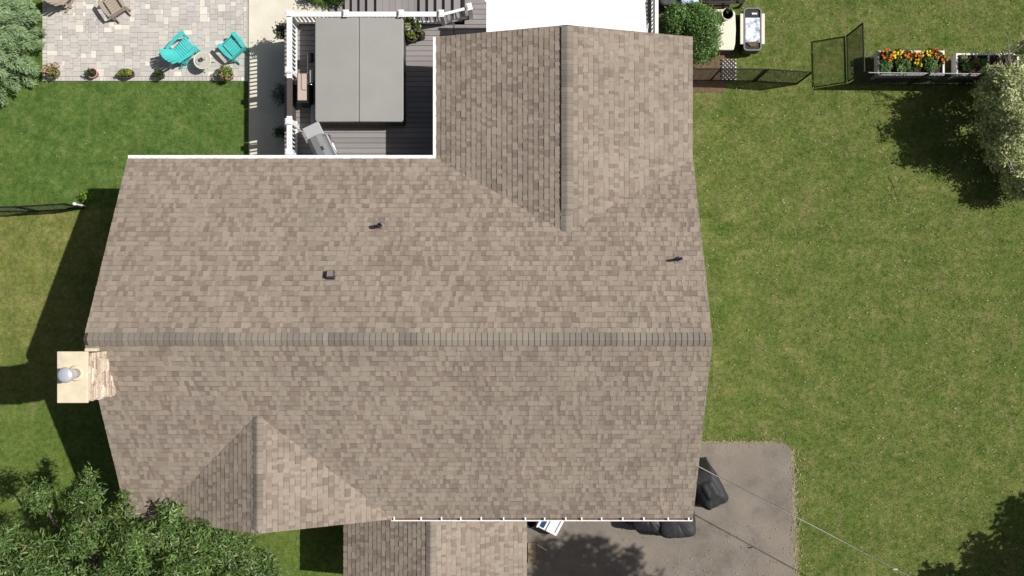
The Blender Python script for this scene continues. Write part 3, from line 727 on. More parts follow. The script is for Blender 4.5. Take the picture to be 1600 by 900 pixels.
# cabinet beside the spa
cb = P(471.5, 137, 2.35)
r = thing('patio_cabinet', 'narrow dark cabinet with a beige top between the railing and hot tub', 'cabinet', (cb.x, cb.y, ZD+.004))
part('body', MB().box(cb.x-.14, cb.x+.16, cb.y-.42, cb.y+.4, ZD+.004, 2.32), M['black'], r)
part('top', MB().box(cb.x-.12, cb.x+.135, cb.y-.36, cb.y+.4, 2.32, 2.36), M['beigetop'], r, bevel=.012)
part('groove', MB().tube([(cb.x-.01, cb.y+.39, 2.364), (cb.x-.01, cb.y-.02, 2.364), (cb.x+.03, cb.y-.07, 2.364), (cb.x+.13, cb.y-.07, 2.364)], .009, 5), M['black'], r)
# folding chair by the spa
fc = P(484, 108, 2.2)
r = thing('folding_chair', 'folding chair with steel tubes tucked against the left side of the hot tub', 'chair', (fc.x, fc.y, ZD+.004))
part('frame', MB().tube([(fc.x-.03, fc.y+.45, 2.3), (fc.x-.03, fc.y-.45, 2.3), (fc.x+.12, fc.y-.47, 2.3)], .014, 7).tube([(fc.x-.03, fc.y+.4, ZD+.01), (fc.x-.03, fc.y+.4, 2.3)], .014, 7).tube([(fc.x-.03, fc.y-.4, ZD+.01), (fc.x-.03, fc.y-.4, 2.3)], .014, 7), M['chrome'], r, True)
part('seat', MB().box(fc.x-.01, fc.x+.1, fc.y-.4, fc.y-.02, 2.15, 2.22), M['lightgrey'], r, bevel=.03)
part('backrest', MB().box(fc.x-.08, fc.x+.1, fc.y+.2, fc.y+.48, 2.1, 2.2), M['black'], r, bevel=.03)
# potted plants helper
def pot_plant(name, label, cat, px, py, z0, rp, hp, potm, foliage, ax=1.0, ay=1.0, group=None, m='leafmatte', rim=None):
    c = P(px, py, z0+hp); c.z = z0
    r = thing(name, label, cat, c, group)
    part('pot', MB().lathe(c, [(rp*.75, 0), (rp, hp), (rp*1.08, hp), (rp*1.08, hp+.02), (rp*.92, hp+.02), (rp*.92, hp-.03)], 18, ax=ax, ay=ay), potm, r, True)
    if rim: part('rim', MB().lathe((c.x, c.y, c.z), [(rp*1.08, hp+.0), (rp*1.14, hp+.022), (rp*.97, hp+.026), (rp*.95, hp)], 18, ax=ax, ay=ay), rim, r, True)
    part('soil', MB().lathe((c.x, c.y, c.z), [(rp*.91, hp-.05), (rp*.91, hp-.02)], 16, ax=ax, ay=ay), M['soil'], r)
    for nm, blobs, dens, nl, L, W, pal, wts in foliage:
        bl = [(c.x+b[0], c.y+b[1], c.z+hp+b[2], b[3], b[4], b[5]) for b in blobs]
        crown(nm, r, rosettes(bl, dens, nl, L, W, pal, wts, shell=.3, jitpos=.01), M[m])
    return r
GRN = [(.05, .1, .02), (.075, .14, .03), (.03, .065, .015), (.1, .17, .04)]
YEL = [(.3, .34, .05), (.2, .26, .04), (.12, .18, .03)]
PINK = [(.55, .22, .2), (.6, .35, .25), (.5, .15, .18), (.6, .45, .35)]
def pot3(px, py, rp, pal, label, rimc):
    return pot_plant('potted_plant', label, 'potted plant', px, py, ZD+.004, rp, .3, rimc,
        [('foliage', [(0, .0, .08, rp*.9, rp*.9, .14)], 130, 6, .09, .04, pal, [1]*len(pal))], group='potted plants beside the hot tub', rim=rimc)
pot3(637, 41, .1, [(.3, .34, .15), (.16, .22, .06), (.42, .42, .3)], 'pale leafy plant in a white pot against the cover edge, left of the pair', M['white'])
pot3(652, 41, .1, GRN, 'dark leafy plant in a white pot, right of the pair beside the hot tub', M['white'])
pot3(640, 28, .13, YEL+[(.65, .6, .15)], 'yellow flowering plant behind the two white pots beside the railing', M['white'])
pot3(644, 56, .16, [(.2, .24, .05), (.12, .16, .03), (.28, .28, .07)], 'olive bushy plant in the lowest pot beside the hot tub', M['potgrey'])
pot3(658, 54, .11, [(.16, .17, .06), (.1, .12, .04), (.22, .2, .1)], 'small brownish plant right of the olive bushy one on the deck', M['potgrey'])

# patio pots
pot_plant('flower_pot', 'pink and orange flower plant at the left corner of the patio', 'flower pot', 81, 112, .04, .19, .24, M['terracotta'],
  [('foliage', [(0, 0, .1, .27, .25, .18)], 110, 6, .08, .035, [(.16, .2, .05), (.22, .24, .07), (.1, .14, .04)], [1, 1, 1]),
   ('flowers', [(-.05, .02, .16, .24, .22, .16)], 60, 5, .06, .045, [(.5, .3, .15), (.55, .4, .28), (.55, .25, .25), (.6, .5, .4)], [2, 2, 1, 1]), ('pink_flowers', [(.2, .16, .15, .12, .12, .1)], 60, 5, .06, .045, [(.6, .3, .3), (.6, .45, .42)], [1, 1])])
pot_plant('flower_pot', 'dark green plant in a pink pot, second from the left on the patio edge', 'flower pot', 144, 114, .04, .15, .2, M['terracotta'],
  [('foliage', [(-.04, -.01, .05, .15, .15, .13)], 130, 7, .07, .035, GRN, [2, 2, 2, 1])])
pot_plant('flower_pot', 'yellow green plants in an oval charcoal planter on the patio edge', 'flower pot', 197, 115, .04, .15, .2, M['potgrey'],
  [('foliage', [(-.12, 0, .04, .12, .1, .09), (.02, .02, .04, .1, .1, .1)], 160, 6, .06, .035, YEL, [1, 2, 2]), ('flowers', [(.1, .02, .06, .1, .09, .08)], 160, 5, .05, .04, [(.5, .5, .06), (.35, .4, .05)], [1, 1])], ax=1.65, ay=.95)
pot_plant('flower_pot', 'dark green plant in a dark pot below the turquoise chairs', 'flower pot', 248, 116, .04, .15, .2, M['potgrey'],
  [('foliage', [(0, 0, .05, .16, .15, .13)], 130, 7, .07, .03, GRN, [2, 2, 2, 1])])
pot_plant('flower_pot', 'pink flowering plant at the right end of the patio edge', 'flower pot', 354, 116, .04, .19, .24, M['terracotta'],
  [('foliage', [(0, 0, .12, .3, .26, .2)], 110, 6, .08, .04, [(.12, .22, .04), (.2, .28, .07), (.08, .14, .03)], [1, 1, 1]),
   ('flowers', [(-.1, -.03, .18, .16, .16, .14), (.06, -.14, .15, .12, .1, .1), (-.02, .17, .16, .2, .09, .1)], 60, 5, .06, .05, PINK, [1, 2, 1, 2])])

# ============================================================ PATIO FURNITURE
def local(name, label, cat, c, ang, group): return thing(name, label, cat, c, group, ang)
def lpart(name, mb, m, r, bevel=0, smooth=False):
    o = link(name, mb.mesh(name, m, (0, 0, 0), smooth), r)
    if bevel: bev(o, bevel)
    return o
def adirondack(px, py, ang, m, label, group):
    """local +y is the way it faces"""
    c = P(px, py, .35); c.z = .045; r = local('adirondack_chair', label, 'chair', c, ang, group)
    for k in range(7):
        y = .30-k*.083; z = .36-.016*k; lpart('seat_slat', MB().obox((0, y, z), (.27, 0, 0), (0, .037, -.007), (0, 0, .01)), m, r, .004)
    for k in range(7):
        t = (k-3)/3; top = .95-.13*abs(t)**2
        a = Vector((t*.19, -.25, .24)); b = Vector((t*.31, -.25-.40*(top-.24)/.7, top))
        lpart('back_slat', MB().beam(a, b, .089, .018), m, r, .004)
    lpart('back_rail', MB().beam((-.29, -.46, .58), (.29, -.46, .58), .03, .06), m, r)
    for s in (-1, 1):
        q = MB(); q.add([(s*.25, .42, .55), (s*.43, .42, .55), (s*.44, .1, .55), (s*.36, -.42, .55), (s*.27, -.42, .55), (s*.3, .1, .55)] +
                        [(s*.25, .42, .575), (s*.43, .42, .575), (s*.44, .1, .575), (s*.36, -.42, .575), (s*.27, -.42, .575), (s*.3, .1, .575)],
                        [(0, 1, 2, 3, 4, 5), (11, 10, 9, 8, 7, 6)]+[(i, 6+i, 6+(i+1) % 6, (i+1) % 6) for i in range(6)])
        lpart('arm', q, m, r, .006)
        lpart('leg', MB().box(s*.33-.02, s*.33+.02, .28, .38, 0, .55), m, r)
        lpart('side_rail', MB().beam((s*.285, .36, .32), (s*.285, -.55, .05), .025, .12), m, r)
        lpart('leg', MB().box(s*.31-.02, s*.31+.02, -.36, -.28, 0, .55), m, r)
    r.scale = (.88, .88, .9); return r
def folded_chair(px, py, ang, m, label, group):
    """arms either side of slats lying flat; local +y runs along the arms"""
    c = P(px, py, .45); c.z = .045; r = local('low_back_chair', label, 'chair', c, ang, group)
    for k in range(6):
        y = -.27+k*.092; lpart('seat_slat', MB().box(-.235, .235, y, y+.082, .40, .42), m, r, .004)
    for s in (-1, 1):
        q = MB(); xs_ = [(s*.265, -.36), (s*.36, -.38), (s*.42, -.1), (s*.42, .3), (s*.33, .36), (s*.265, .33)]
        q.add([(a, b, .53) for a, b in xs_]+[(a, b, .555) for a, b in xs_], [(0, 1, 2, 3, 4, 5), (11, 10, 9, 8, 7, 6)]+[(i, 6+i, 6+(i+1) % 6, (i+1) % 6) for i in range(6)])
        lpart('arm', q, m, r, .006)
        for y in (-.32, .28): lpart('leg', MB().box(s*.33-.02, s*.33+.02, y-.03, y+.03, 0, .53), m, r)
        lpart('side_rail', MB().beam((s*.25, .38, .37), (s*.25, -.5, .06), .025, .1), m, r)
    lpart('front_rail', MB().box(-.3, .3, .31, .335, .28, .42), m, r); lpart('back_rail', MB().box(-.3, .3, -.36, -.335, .3, .53), m, r)
    r.scale = (.84, .84, .9); return r
grp = 'garden chairs on the patio'
adirondack(287, 77, R(-48), M['teal'], 'turquoise slatted chair with a fan back, left of the round table', grp)
folded_chair(363, 72, R(42), M['teal'], 'turquoise slatted chair right of the round table', grp)
adirondack(103, -13, R(-40), M['tan'], 'tan slatted chair cut by the top edge near the left patio corner', grp)
folded_chair(176, 6, R(33), M['tan'], 'tan slatted chair with its seat in full view near the top edge', grp)
tp = P(317, 95, .45)
r = thing('side_table', 'small round pale table between the two turquoise chairs', 'table', (tp.x, tp.y, .045))
part('table_top', MB().lathe((tp.x, tp.y, .045), [(.25, .44), (.25, .455)], 28), M['glass'], r)
part('rim', MB().lathe((tp.x, tp.y, .045), [(.25, .43), (.268, .44), (.268, .465), (.25, .47), (.247, .45)], 28), M['beige'], r, True)
for k in range(3):
    a = k*2.09+.3; part('leg', MB().tube([(tp.x+.1*math.cos(a), tp.y+.1*math.sin(a), .47), (tp.x+.27*math.cos(a), tp.y+.27*math.sin(a), .05)], .014, 6), M['beige'], r)
solo('candle_holder', MB().lathe((tp.x-.01, tp.y+.01, .5), [(.05, 0), (.055, .1), (.04, .1), (.04, .04)], 12), M['mulch'], 'brown candle holder on the small round table', 'candle holder', (tp.x-.01, tp.y+.01, .5))
solo('mug', MB().lathe((tp.x+.09, tp.y+.05, .5), [(.035, 0), (.042, .09), (.034, .09), (.034, .02)], 12), M['beige'], 'cream mug on the right of the small round table', 'mug', (tp.x+.09, tp.y+.05, .5))
solo('tray', MB().lathe((tp.x-.1, tp.y-.03, .5), [(.09, 0), (.1, .02), (.085, .02), (.08, .008)], 16), M['lightgrey'], 'shallow grey dish on the left of the small round table', 'dish', (tp.x-.1, tp.y-.03, .5))

# ============================================================ MESH FENCES
def mesh_panel(a, b, z0, z1, sp=.1, th=.006, name='wire_mesh', parent=None):
    a, b = Vector((a[0], a[1], 0)), Vector((b[0], b[1], 0)); d = b-a; L = d.length; d /= L; Hh = z1-z0; q = MB(); n = int((L+Hh)/sp)
    for i in range(n+1):
        for sgn in (1, -1):
            s0 = i*sp-Hh; t0, t1 = max(0, s0), min(L, s0+Hh)
            if t1-t0 < .01: continue
            za, zb = z0+(t0-s0), z0+(t1-s0)
            if sgn < 0: za, zb = z1-(za-z0), z1-(zb-z0)
            p0 = a+d*t0+Vector((0, 0, za)); p1 = a+d*t1+Vector((0, 0, zb)); nn = Vector((-d.y, d.x, 0))*th; uu = (p1-p0).normalized().cross(nn).normalized()*th
            q.add([p0-nn, p0+nn, p1+nn, p1-nn, p0-uu, p0+uu, p1+uu, p1-uu], [(0, 1, 2, 3), (4, 5, 6, 7)])
    return part(name, q, M['blackwire'], parent, stuff=True)
def fence(pts, h, label, postr=.03, railm='blackwire', sp=.135, th=.006):
    r = thing('chain_link_fence', label, 'fence', (pts[0][0], pts[0][1], 0), 'black mesh fences')
    for (x, y) in pts: part('post', MB().lathe((x, y, 0), [(postr, 0), (postr, h), (postr*.4, h+.03)], 8), M['blackwire'], r)
    for p, q in zip(pts[:-1], pts[1:]):
        part('top_rail', MB().tube([(p[0], p[1], h-.02), (q[0], q[1], h-.02)], .022 if railm == 'blackwire' else .013, 6), M[railm], r)
        part('bottom_rail', MB().tube([(p[0], p[1], .05), (q[0], q[1], .05)], .016, 6), M['blackwire'], r)
        mesh_panel(p, q, .05, h-.03, sp, th, parent=r)
    return r
a, b, c, d = P(1060, 126), P(1110, 126), P(1176, 127), P(1245, 131)
fence([(q.x, q.y) for q in (a, b, c)], 1.45, 'black mesh fence running right from the house below the shrub')
fence([(c.x+.08, c.y), (d.x, d.y)], 1.45, 'last section of black mesh fence ending at the open gateway')
e0, e1, e2, e3 = P(1328, 131), P(1420, 132), P(1500, 133), P(1640, 134)
fence([(q.x, q.y) for q in (e0, e1, e2, e3)], 1.4, 'black mesh fence passing below the two flower beds', railm='lightgrey', sp=.11, th=.006)
gl = [(P(1324, 0).x, P(0, 128).y), (P(1322, 0).x, P(0, 57).y)]
r = thing('mesh_gate', 'open black mesh gate swung out beside the marigold bed', 'gate', (gl[0][0], gl[0][1], 0))
for (x, y) in gl: part('gate_stile', MB().tube([(x, y, .06), (x, y, 1.35)], .025, 7), M['blackwire'], r)
for z in (.07, 1.34): part('gate_rail', MB().tube([(gl[0][0], gl[0][1], z), (gl[1][0], gl[1][1], z)], .025, 7), M['blackwire'], r)
mesh_panel(gl[0], gl[1], .07, 1.34, .09, .006, parent=r)
lf = [P(-60, 331), P(60, 329.5), P(132, 325)]
fence([(q.x, q.y) for q in lf], 1.25, 'low black fence crossing the lawn to the left corner of the house', sp=.2, th=.004)
solo('gate_post_lamp', MB().lathe((P(133, 322).x, P(133, 322).y, 0), [(.03, 0), (.03, .6), (.05, .62), (.05, .68), (.01, .7)], 10), M['white'],
     'small white post at the right end of the left fence', 'post', (P(133, 322).x, P(133, 322).y, 0))
# ============================================================ PLANTS, SHRUBS, TREES
def shrub(name, label, cat, blobs_px, z_of, pal, wts, dens=55, nl=6, L=.1, W=.045, m='leafmatte', shell=.5):
    bl = []
    for (px, py, r_px, zc, rz) in blobs_px:
        c = P(px, py, zc); r_ = r_px*(H-zc)/F; bl.append((c.x, c.y, zc, r_, r_, rz))
    c0 = Vector((bl[0][0], bl[0][1], 0)); r = thing(name, label, cat, c0)
    crown('foliage', r, rosettes(bl, dens, nl, L, W, pal, wts, shell=shell), M[m])
    for b in bl: part('stem', MB().tube([(c0.x, c0.y, 0), ((c0.x+b[0])/2, (c0.y+b[1])/2, b[2]*.5), (b[0], b[1], b[2])], [.05, .04, .015], 6), M['bark'], r)
    return r
shrub('round_shrub', 'dense rounded green shrub at the upper right corner of the house', 'shrub',
      [(1060, 36, 26, 1.0, .75), (1092, 42, 30, 1.1, .8), (1096, 70, 27, .95, .75), (1050, 55, 20, .8, .6), (1080, 25, 17, 1.0, .6)], None,
      [(.085, .18, .035), (.12, .23, .05), (.055, .12, .025), (.17, .27, .08)], [3, 3, 1.5, 1.2], dens=190, nl=6, L=.075, W=.042, m='leaf', shell=.78)
shrub('low_plant', 'small yellow green plant at the right end of the left fence', 'plant', [(136, 309, 6, .15, .15)], None, [(.2, .3, .04), (.14, .24, .03)], [1, 1], dens=200, L=.08)
shrub('grey_shrub', 'grey green shrub in shade outside the brown railing panel', 'shrub', [(437, 152, 10, .5, .4), (441, 138, 7, .4, .3)], None, [(.14, .17, .15), (.09, .12, .1), (.2, .22, .2)], [1, 1, 1], dens=90, L=.1, W=.03)
shrub('shade_plant', 'small dark plant in shade outside the lower deck railing', 'plant', [(438, 206, 7, .3, .25)], None, GRN, [1, 1, 1, 1], dens=110, L=.09)
shrub('corner_plant', 'leafy plant outside the upper left corner of the deck railing', 'plant', [(440, 53, 8, 1.3, .3), (446, 44, 7, 1.2, .3)], None, [(.07, .09, .05), (.12, .14, .09)], [1, 1], dens=110, L=.1)
# strappy plant and dark shrub at the foot of the stairs
c = P(508, 1, .1)
r = thing('ornamental_grass', 'spiky bright green grass plant by the foot of the deck stairs', 'plant', (c.x, c.y, .03))
n = 130; a = rng.uniform(0, 6.28, n); el = rng.uniform(.25, 1.2, n); Ls = rng.uniform(.25, .5, n)
A = np.stack([np.cos(a)*np.cos(el), np.sin(a)*np.cos(el), np.sin(el)], 1)*Ls[:, None]/2
B = np.stack([-np.sin(a), np.cos(a), 0*a], 1)*.012
crown('blades', r, leaf_quads(np.array([c.x, c.y, .1])+A, A, B, tints(n, [(.2, .34, .06), (.1, .2, .04), (.3, .4, .12)], [1, 1, 1])), M['leafmatte'])
shrub('dark_shrub', 'dark shrub at the top edge left of the deck stairs', 'shrub', [(488, -6, 12, .3, .3), (527, -3, 12, .35, .3)], None, GRN[:3], [1, 1, 1], dens=110, L=.09)

def tree(name, label, blobs, base, pal, wts, m, dens, nl, L, W, r0, barkm='bark', shell=.45, cat='tree', fork=.5):
    r = thing(name, label, cat, base)
    q = rosettes(blobs, dens, nl, L, W, pal, wts, shell=shell, jitpos=.05); crown('crown', r, q, M[m])
    tips = [(b[0], b[1], b[2]) for b in blobs]; limbs(r, base, tips, r0, M[barkm], fork=fork); return r
def PB(px, py, z, r, rz=None): p = P(px, py, z); s = r*(H-z)/F; return (p.x, p.y, z, s, s, rz or s*.6)
tl = [PB(110, 782, 4.2, 28), PB(65, 775, 3.8, 30), PB(150, 772, 4.4, 26), PB(192, 776, 4.1, 11), PB(130, 745, 4.6, 12), PB(20, 850, 4.5, 48), PB(70, 880, 5, 50), PB(135, 840, 4.8, 42), PB(172, 812, 4.9, 24),
      PB(205, 850, 5.0, 45), PB(262, 808, 4.5, 27), PB(255, 850, 4.8, 40), PB(300, 850, 4.8, 38), PB(322, 822, 4.4, 24), PB(350, 850, 4.4, 26), PB(385, 845, 4.0, 16), PB(345, 885, 4.6, 40), PB(395, 890, 4.2, 32), PB(425, 890, 3.8, 24), PB(420, 868, 3.4, 10),
      PB(280, 905, 5.2, 50), PB(190, 910, 5.4, 52), PB(100, 930, 5.6, 55), PB(10, 920, 5.2, 55), PB(360, 930, 5, 45), PB(240, 960, 5.6, 60), PB(120, 980, 5.8, 60)]
tl = [(b[0], b[1], b[2]+random.uniform(-.5, .45), b[3]*.9, b[4]*.9, b[5]) for b in tl]
bt = P(160, 985, 0)
tree('broadleaf_tree', 'leafy green tree rising over the lower left corner of the roof', tl, bt, [(.1, .185, .045), (.068, .13, .03), (.145, .235, .065), (.27, .35, .17), (.17, .24, .055), (.24, .18, .08)], [4, 3.6, 2.6, 1.3, 1.2, .3],
     'leaf', 50, 9, .145, .038, .22, shell=.5)
# pale tree on the right
tr = [PB(1552, 132, 1.7, 22, 1.1), PB(1573, 122, 1.9, 26, 1.2), PB(1600, 125, 1.7, 28, 1.2), PB(1560, 162, 1.9, 27, 1.3), PB(1590, 165, 2.0, 32, 1.4), PB(1556, 192, 1.7, 23, 1.1), PB(1584, 200, 2.0, 30, 1.4), PB(1560, 222, 1.7, 20, 1.1), PB(1612, 205, 1.6, 34, 1.3), PB(1580, 234, 1.6, 20, 1.0),
      PB(1600, 252, 1.5, 24, 1.0), PB(1588, 276, 1.0, 18, .8), PB(1612, 292, 1.2, 26, .9), PB(1560, 245, 1.2, 10, .5), PB(1640, 240, 1.2, 35, 1.1), PB(1530, 148, 1.5, 9, .4), PB(1536, 205, 1.4, 8, .4), PB(1640, 160, 1.3, 35, 1.2), PB(1628, 66, 2.2, 24, 1.0), PB(1545, 165, 1.2, 14, .7), PB(1575, 262, 1.0, 16, .7), PB(1604, 300, .9, 22, .7), PB(1545, 110, 1.2, 12, .6)]
tr = [(b[0]+random.uniform(-.1, .1), b[1]+random.uniform(-.1, .1), max(.8, b[2]+.75-(b[0]-12.6)*.62), b[3]*random.uniform(.75, 1.0), b[4]*random.uniform(.75, 1.0), b[5]) for b in tr]
bt = P(1604, 200, 0)
r = tree('pale_leaved_tree', 'small tree with pale silvery green leaves at the right edge', tr, bt, [(.48, .52, .26), (.39, .44, .2), (.58, .6, .38), (.26, .31, .12)], [3, 3, 2, 1],
         'leafmatte', 46, 7, .12, .055, .09, 'palebark', shell=.35, fork=.15)
# bare twigs
tw = MB(); q0 = P(1574, 125, 2.2)
def twig(a, b, r_, dep):
    tw.tube([a, a.lerp(b, .5)+Vector((random.uniform(-.06, .06), random.uniform(-.06, .06), .03)), b], [r_, r_*.7, r_*.4], 5)
    if dep > 0:
        for k in range(3):
            s = a.lerp(b, random.uniform(.35, .95)); ang = random.uniform(-1.1, 1.1); d_ = (b-a)*.5; d_.rotate(Matrix.Rotation(ang, 3, 'Z')); twig(s, s+d_+Vector((0, 0, .05)), r_*.55, dep-1)
twig(q0, P(1578, 78, 3.1), .02, 2); twig(q0, P(1600, 88, 3.1), .018, 2); twig(P(1576, 95, 3.05), P(1576, 58, 3.2), .012, 1)
twig(q0, P(1550, 106, 2.9), .01, 1); twig(P(1563, 238, 2.6), P(1585, 270, 2.7), .016, 1)
part('bare_twigs', tw, M['palebark'], r, True, stuff=True)
# trees outside the frame whose shade falls into it
tree('shade_tree', 'broad tree beyond the right edge whose shade crosses the lower right lawn', [(18.3, -7.3, 4.2, 1.0, .8, .8), (19.0, -8.5, 4.6, 1.4, 1.4, 1.2), (19.3, -6.3, 4.4, 1, .7, .8), (20.2, -6.4, 4.8, 1.5, 1.2, 1.3), (16.1, -8.2, 4.0, .5, .45, .4), (15.6, -8.7, 4.0, .6, .5, .4), (16.9, -8.9, 4.0, .8, .8, .5), (17.6, -7.9, 4.2, .6, .6, .4)],
     Vector((19, -8, 0)), [(.06, .12, .03), (.09, .16, .04)], [1, 1], 'leafmatte', 14, 6, .26, .12, .2)
tree('tall_tree', 'tall tree beyond the bottom edge casting dappled shade on the driveway', [(9.6, -6.6, 10.8, .75, .6, .6), (10.7, -6.5, 11, .8, .6, .6), (11.6, -6.9, 10.8, .6, .6, .6), (9.3, -7.5, 10.2, .9, .8, .7), (10.9, -7.7, 10.8, 1.2, .8, .9), (8.9, -8.4, 10, .9, .8, .6), (10.2, -8.9, 10.6, 1.3, .9, .9), (8.6, -9.2, 9.8, 1.0, .7, .6), (12.4, -7.8, 10.6, .6, .6, .6)],
     Vector((11.2, -11, 0)), [(.06, .12, .03), (.09, .16, .04)], [1, 1], 'leafmatte', 15, 6, .24, .11, .22)
# spruce
sb = Vector((-16.45, 7.95, 0))
sp = thing('blue_spruce', 'pale blue green spruce reaching in from the upper left edge', 'tree', sb)
part('trunk', MB().tube([sb, sb+Vector((0, 0, 4)), sb+Vector((0, 0, 8.5))], [.2, .13, .03], 9), M['bark'], sp, True)
Cn, An, Bn = [], [], []; lb = MB()
for lev in range(22):
    z = .45+lev*.36; rr = 2.3*(1-z/8.8)**.85; nb = 15 if lev < 10 else 9
    for k in range(nb):
        a = k*2*math.pi/nb+lev*1.1+random.uniform(-.15, .15); L = rr*random.uniform(.82, 1.08); d_ = np.array([math.cos(a), math.sin(a), -.08]); sd = np.array([-math.sin(a), math.cos(a), 0])
        p0 = np.array([sb.x, sb.y, z])
        if lev < 12: lb.tube([p0, p0+d_*L*.95], [.03, .008], 4)
        m = int(190*L)
        t = rng.uniform(.15, 1, m)**.8; wdt = .33*L*(1.05-t)+.05; s_ = rng.uniform(-1, 1, m)
        C = p0+d_*(t*L)[:, None]+sd*(s_*wdt)[:, None]+np.array([0, 0, 1])*(rng.normal(size=m)*.035-.06*np.abs(s_))[:, None]
        dir_ = unit(d_*1.0+sd*(np.sign(s_)*.8)[:, None]+rng.normal(size=(m, 3))*.25)
        Cn.append(C); An.append(dir_*rng.uniform(.04, .085, (m, 1))); Bn.append(unit(np.cross(dir_, rand_dirs(m, 1.5)))*.014)
q = leaf_quads(np.vstack(Cn), np.vstack(An), np.vstack(Bn), tints(sum(len(c) for c in Cn), [(.21, .32, .15), (.26, .37, .2), (.17, .27, .11), (.3, .4, .24)], [2, 3, 1, 2]))
crown('needles', sp, q, M['needle']); part('branches', lb, M['bark'], sp, stuff=True)

# ============================================================ RAISED FLOWER BEDS
def bed(px0, px1, py0, py1, z, label, divider=None):
    a = P(px0, py1, z); b = P(px1, py0, z); r = thing('raised_bed', label, 'planter', ((a.x+b.x)/2, (a.y+b.y)/2, 0), 'white raised beds behind the fence')
    t = .055
    part('side_board', MB().box(a.x, b.x, a.y, a.y+t, z-.3, z), M['woodwhite'], r); part('side_board', MB().box(a.x, b.x, b.y-t, b.y, z-.3, z), M['woodwhite'], r)
    part('end_board', MB().box(a.x, a.x+t, a.y+t, b.y-t, z-.3, z-.002), M['woodwhite'], r); part('end_board', MB().box(b.x-t, b.x, a.y+t, b.y-t, z-.3, z-.002), M['woodwhite'], r)
    for x in (a.x+.05, b.x-.05):
        for y in (a.y+.05, b.y-.05): part('leg', MB().box(x-.035, x+.035, y-.035, y+.035, 0, z-.3), M['woodwhite'], r)
    part('soil', MB().box(a.x+t, b.x-t, a.y+t, b.y-t, z-.29, z-.07), M['soil'], r)
    if divider: X = P(divider, 0, z).x; part('divider', MB().box(X-.025, X+.025, a.y+t, b.y-t, z-.25, z-.004), M['woodwhite'], r)
    return r, a, b
r1, a, b = bed(1372, 1476, 79, 118, .62, 'white raised bed full of orange and yellow marigolds')
def flower_clump(name, label, px, py, z, rpx, pal, flowers=True, nf=24, cols=None):
    c = P(px, py, z); rad = rpx*(H-z)/F; r = thing(name, label, 'plant', (c.x, c.y, z-.1), 'plants in the raised beds')
    crown('foliage', r, rosettes([(c.x, c.y, z, rad*1.15, rad*1.15, .16)], 230, 6, .085, .034, pal, [1]*len(pal), shell=.2, jitpos=.01), M['leafmatte'])
    if flowers:
        for k in range(nf):
            an = random.uniform(0, 6.28); q = rad*math.sqrt(random.random()); cx, cy = c.x+q*math.cos(an), c.y+q*math.sin(an); rr = random.uniform(.022, .042)
            zz = z+.1+random.uniform(0, .06)
            o = part('blossom', MB().lathe((cx, cy, zz), [(rr*.5, -.02), (rr, 0), (rr*.8, .018), (rr*.3, .026)], 8, cols[k % len(cols)]), M['petal'], r)
OR = [(.75, .17, .02), (.8, .26, .03), (.6, .1, .015)]; YE = [(.85, .65, .04), (.85, .55, .03)]
lab = 'marigolds in the left raised bed: '
flower_clump('marigold', 'deep orange marigolds at the left end of the marigold bed', 1384, 88, .66, 10, GRN, True, 22, OR)
flower_clump('marigold', 'yellow marigolds right of the leftmost orange clump', 1400, 86, .66, 8, GRN, True, 18, YE)
flower_clump('marigold', 'orange marigolds along the back middle of the marigold bed', 1419, 88, .66, 9, GRN, True, 16, OR)
flower_clump('marigold', 'orange marigolds just right of the bed middle', 1432, 90, .66, 7, GRN, True, 12, OR+YE[:1])
flower_clump('marigold', 'yellow marigolds low in the middle of the marigold bed', 1432, 101, .66, 7, GRN, True, 12, YE)
flower_clump('marigold', 'yellow marigolds near the right end of the marigold bed', 1445, 86, .66, 7, GRN, True, 12, YE)
flower_clump('marigold', 'bright orange marigolds at the back right of the bed', 1460, 85, .66, 9, GRN, True, 16, OR)
flower_clump('marigold', 'orange marigolds spilling over the right end board', 1471, 94, .66, 6, GRN, True, 10, OR[1:])
for (px, py, rp, lb_) in ((1384, 104, 10, 'bluish green leafy clump at the lower left of the marigold bed'), (1411, 101, 13, 'largest green leafy clump in the marigold bed'), (1455, 102, 12, 'green leafy clump at the lower right of the marigold bed')):
    flower_clump('leafy_plant', lb_, px, py, .66, rp, [(.16, .27, .09), (.2, .33, .12), (.09, .17, .05)], False)
r2, a, b = bed(1494, 1592, 83, 119, .55, 'white raised bed with sparse plants partly under the pale tree', 1545)
for (px, py, rp, pal, lb_) in ((1506, 92, 6, [(.3, .4, .16), (.42, .42, .24)], 'pale seedling at the upper left of the sparse bed'), (1510, 106, 7, [(.2, .32, .1)], 'green seedling at the lower left of the sparse bed'),
                               (1524, 98, 7, [(.2, .3, .1), (.4, .22, .16)], 'reddish green plant in the middle of the sparse bed'), (1538, 101, 6, [(.18, .32, .1)], 'green plant beside the divider of the sparse bed'),
                               (1558, 104, 6, [(.1, .16, .05), (.2, .12, .1)], 'dark plant right of the divider in the sparse bed')):
    flower_clump('seedling', lb_, px, py, .55, rp, pal, False)

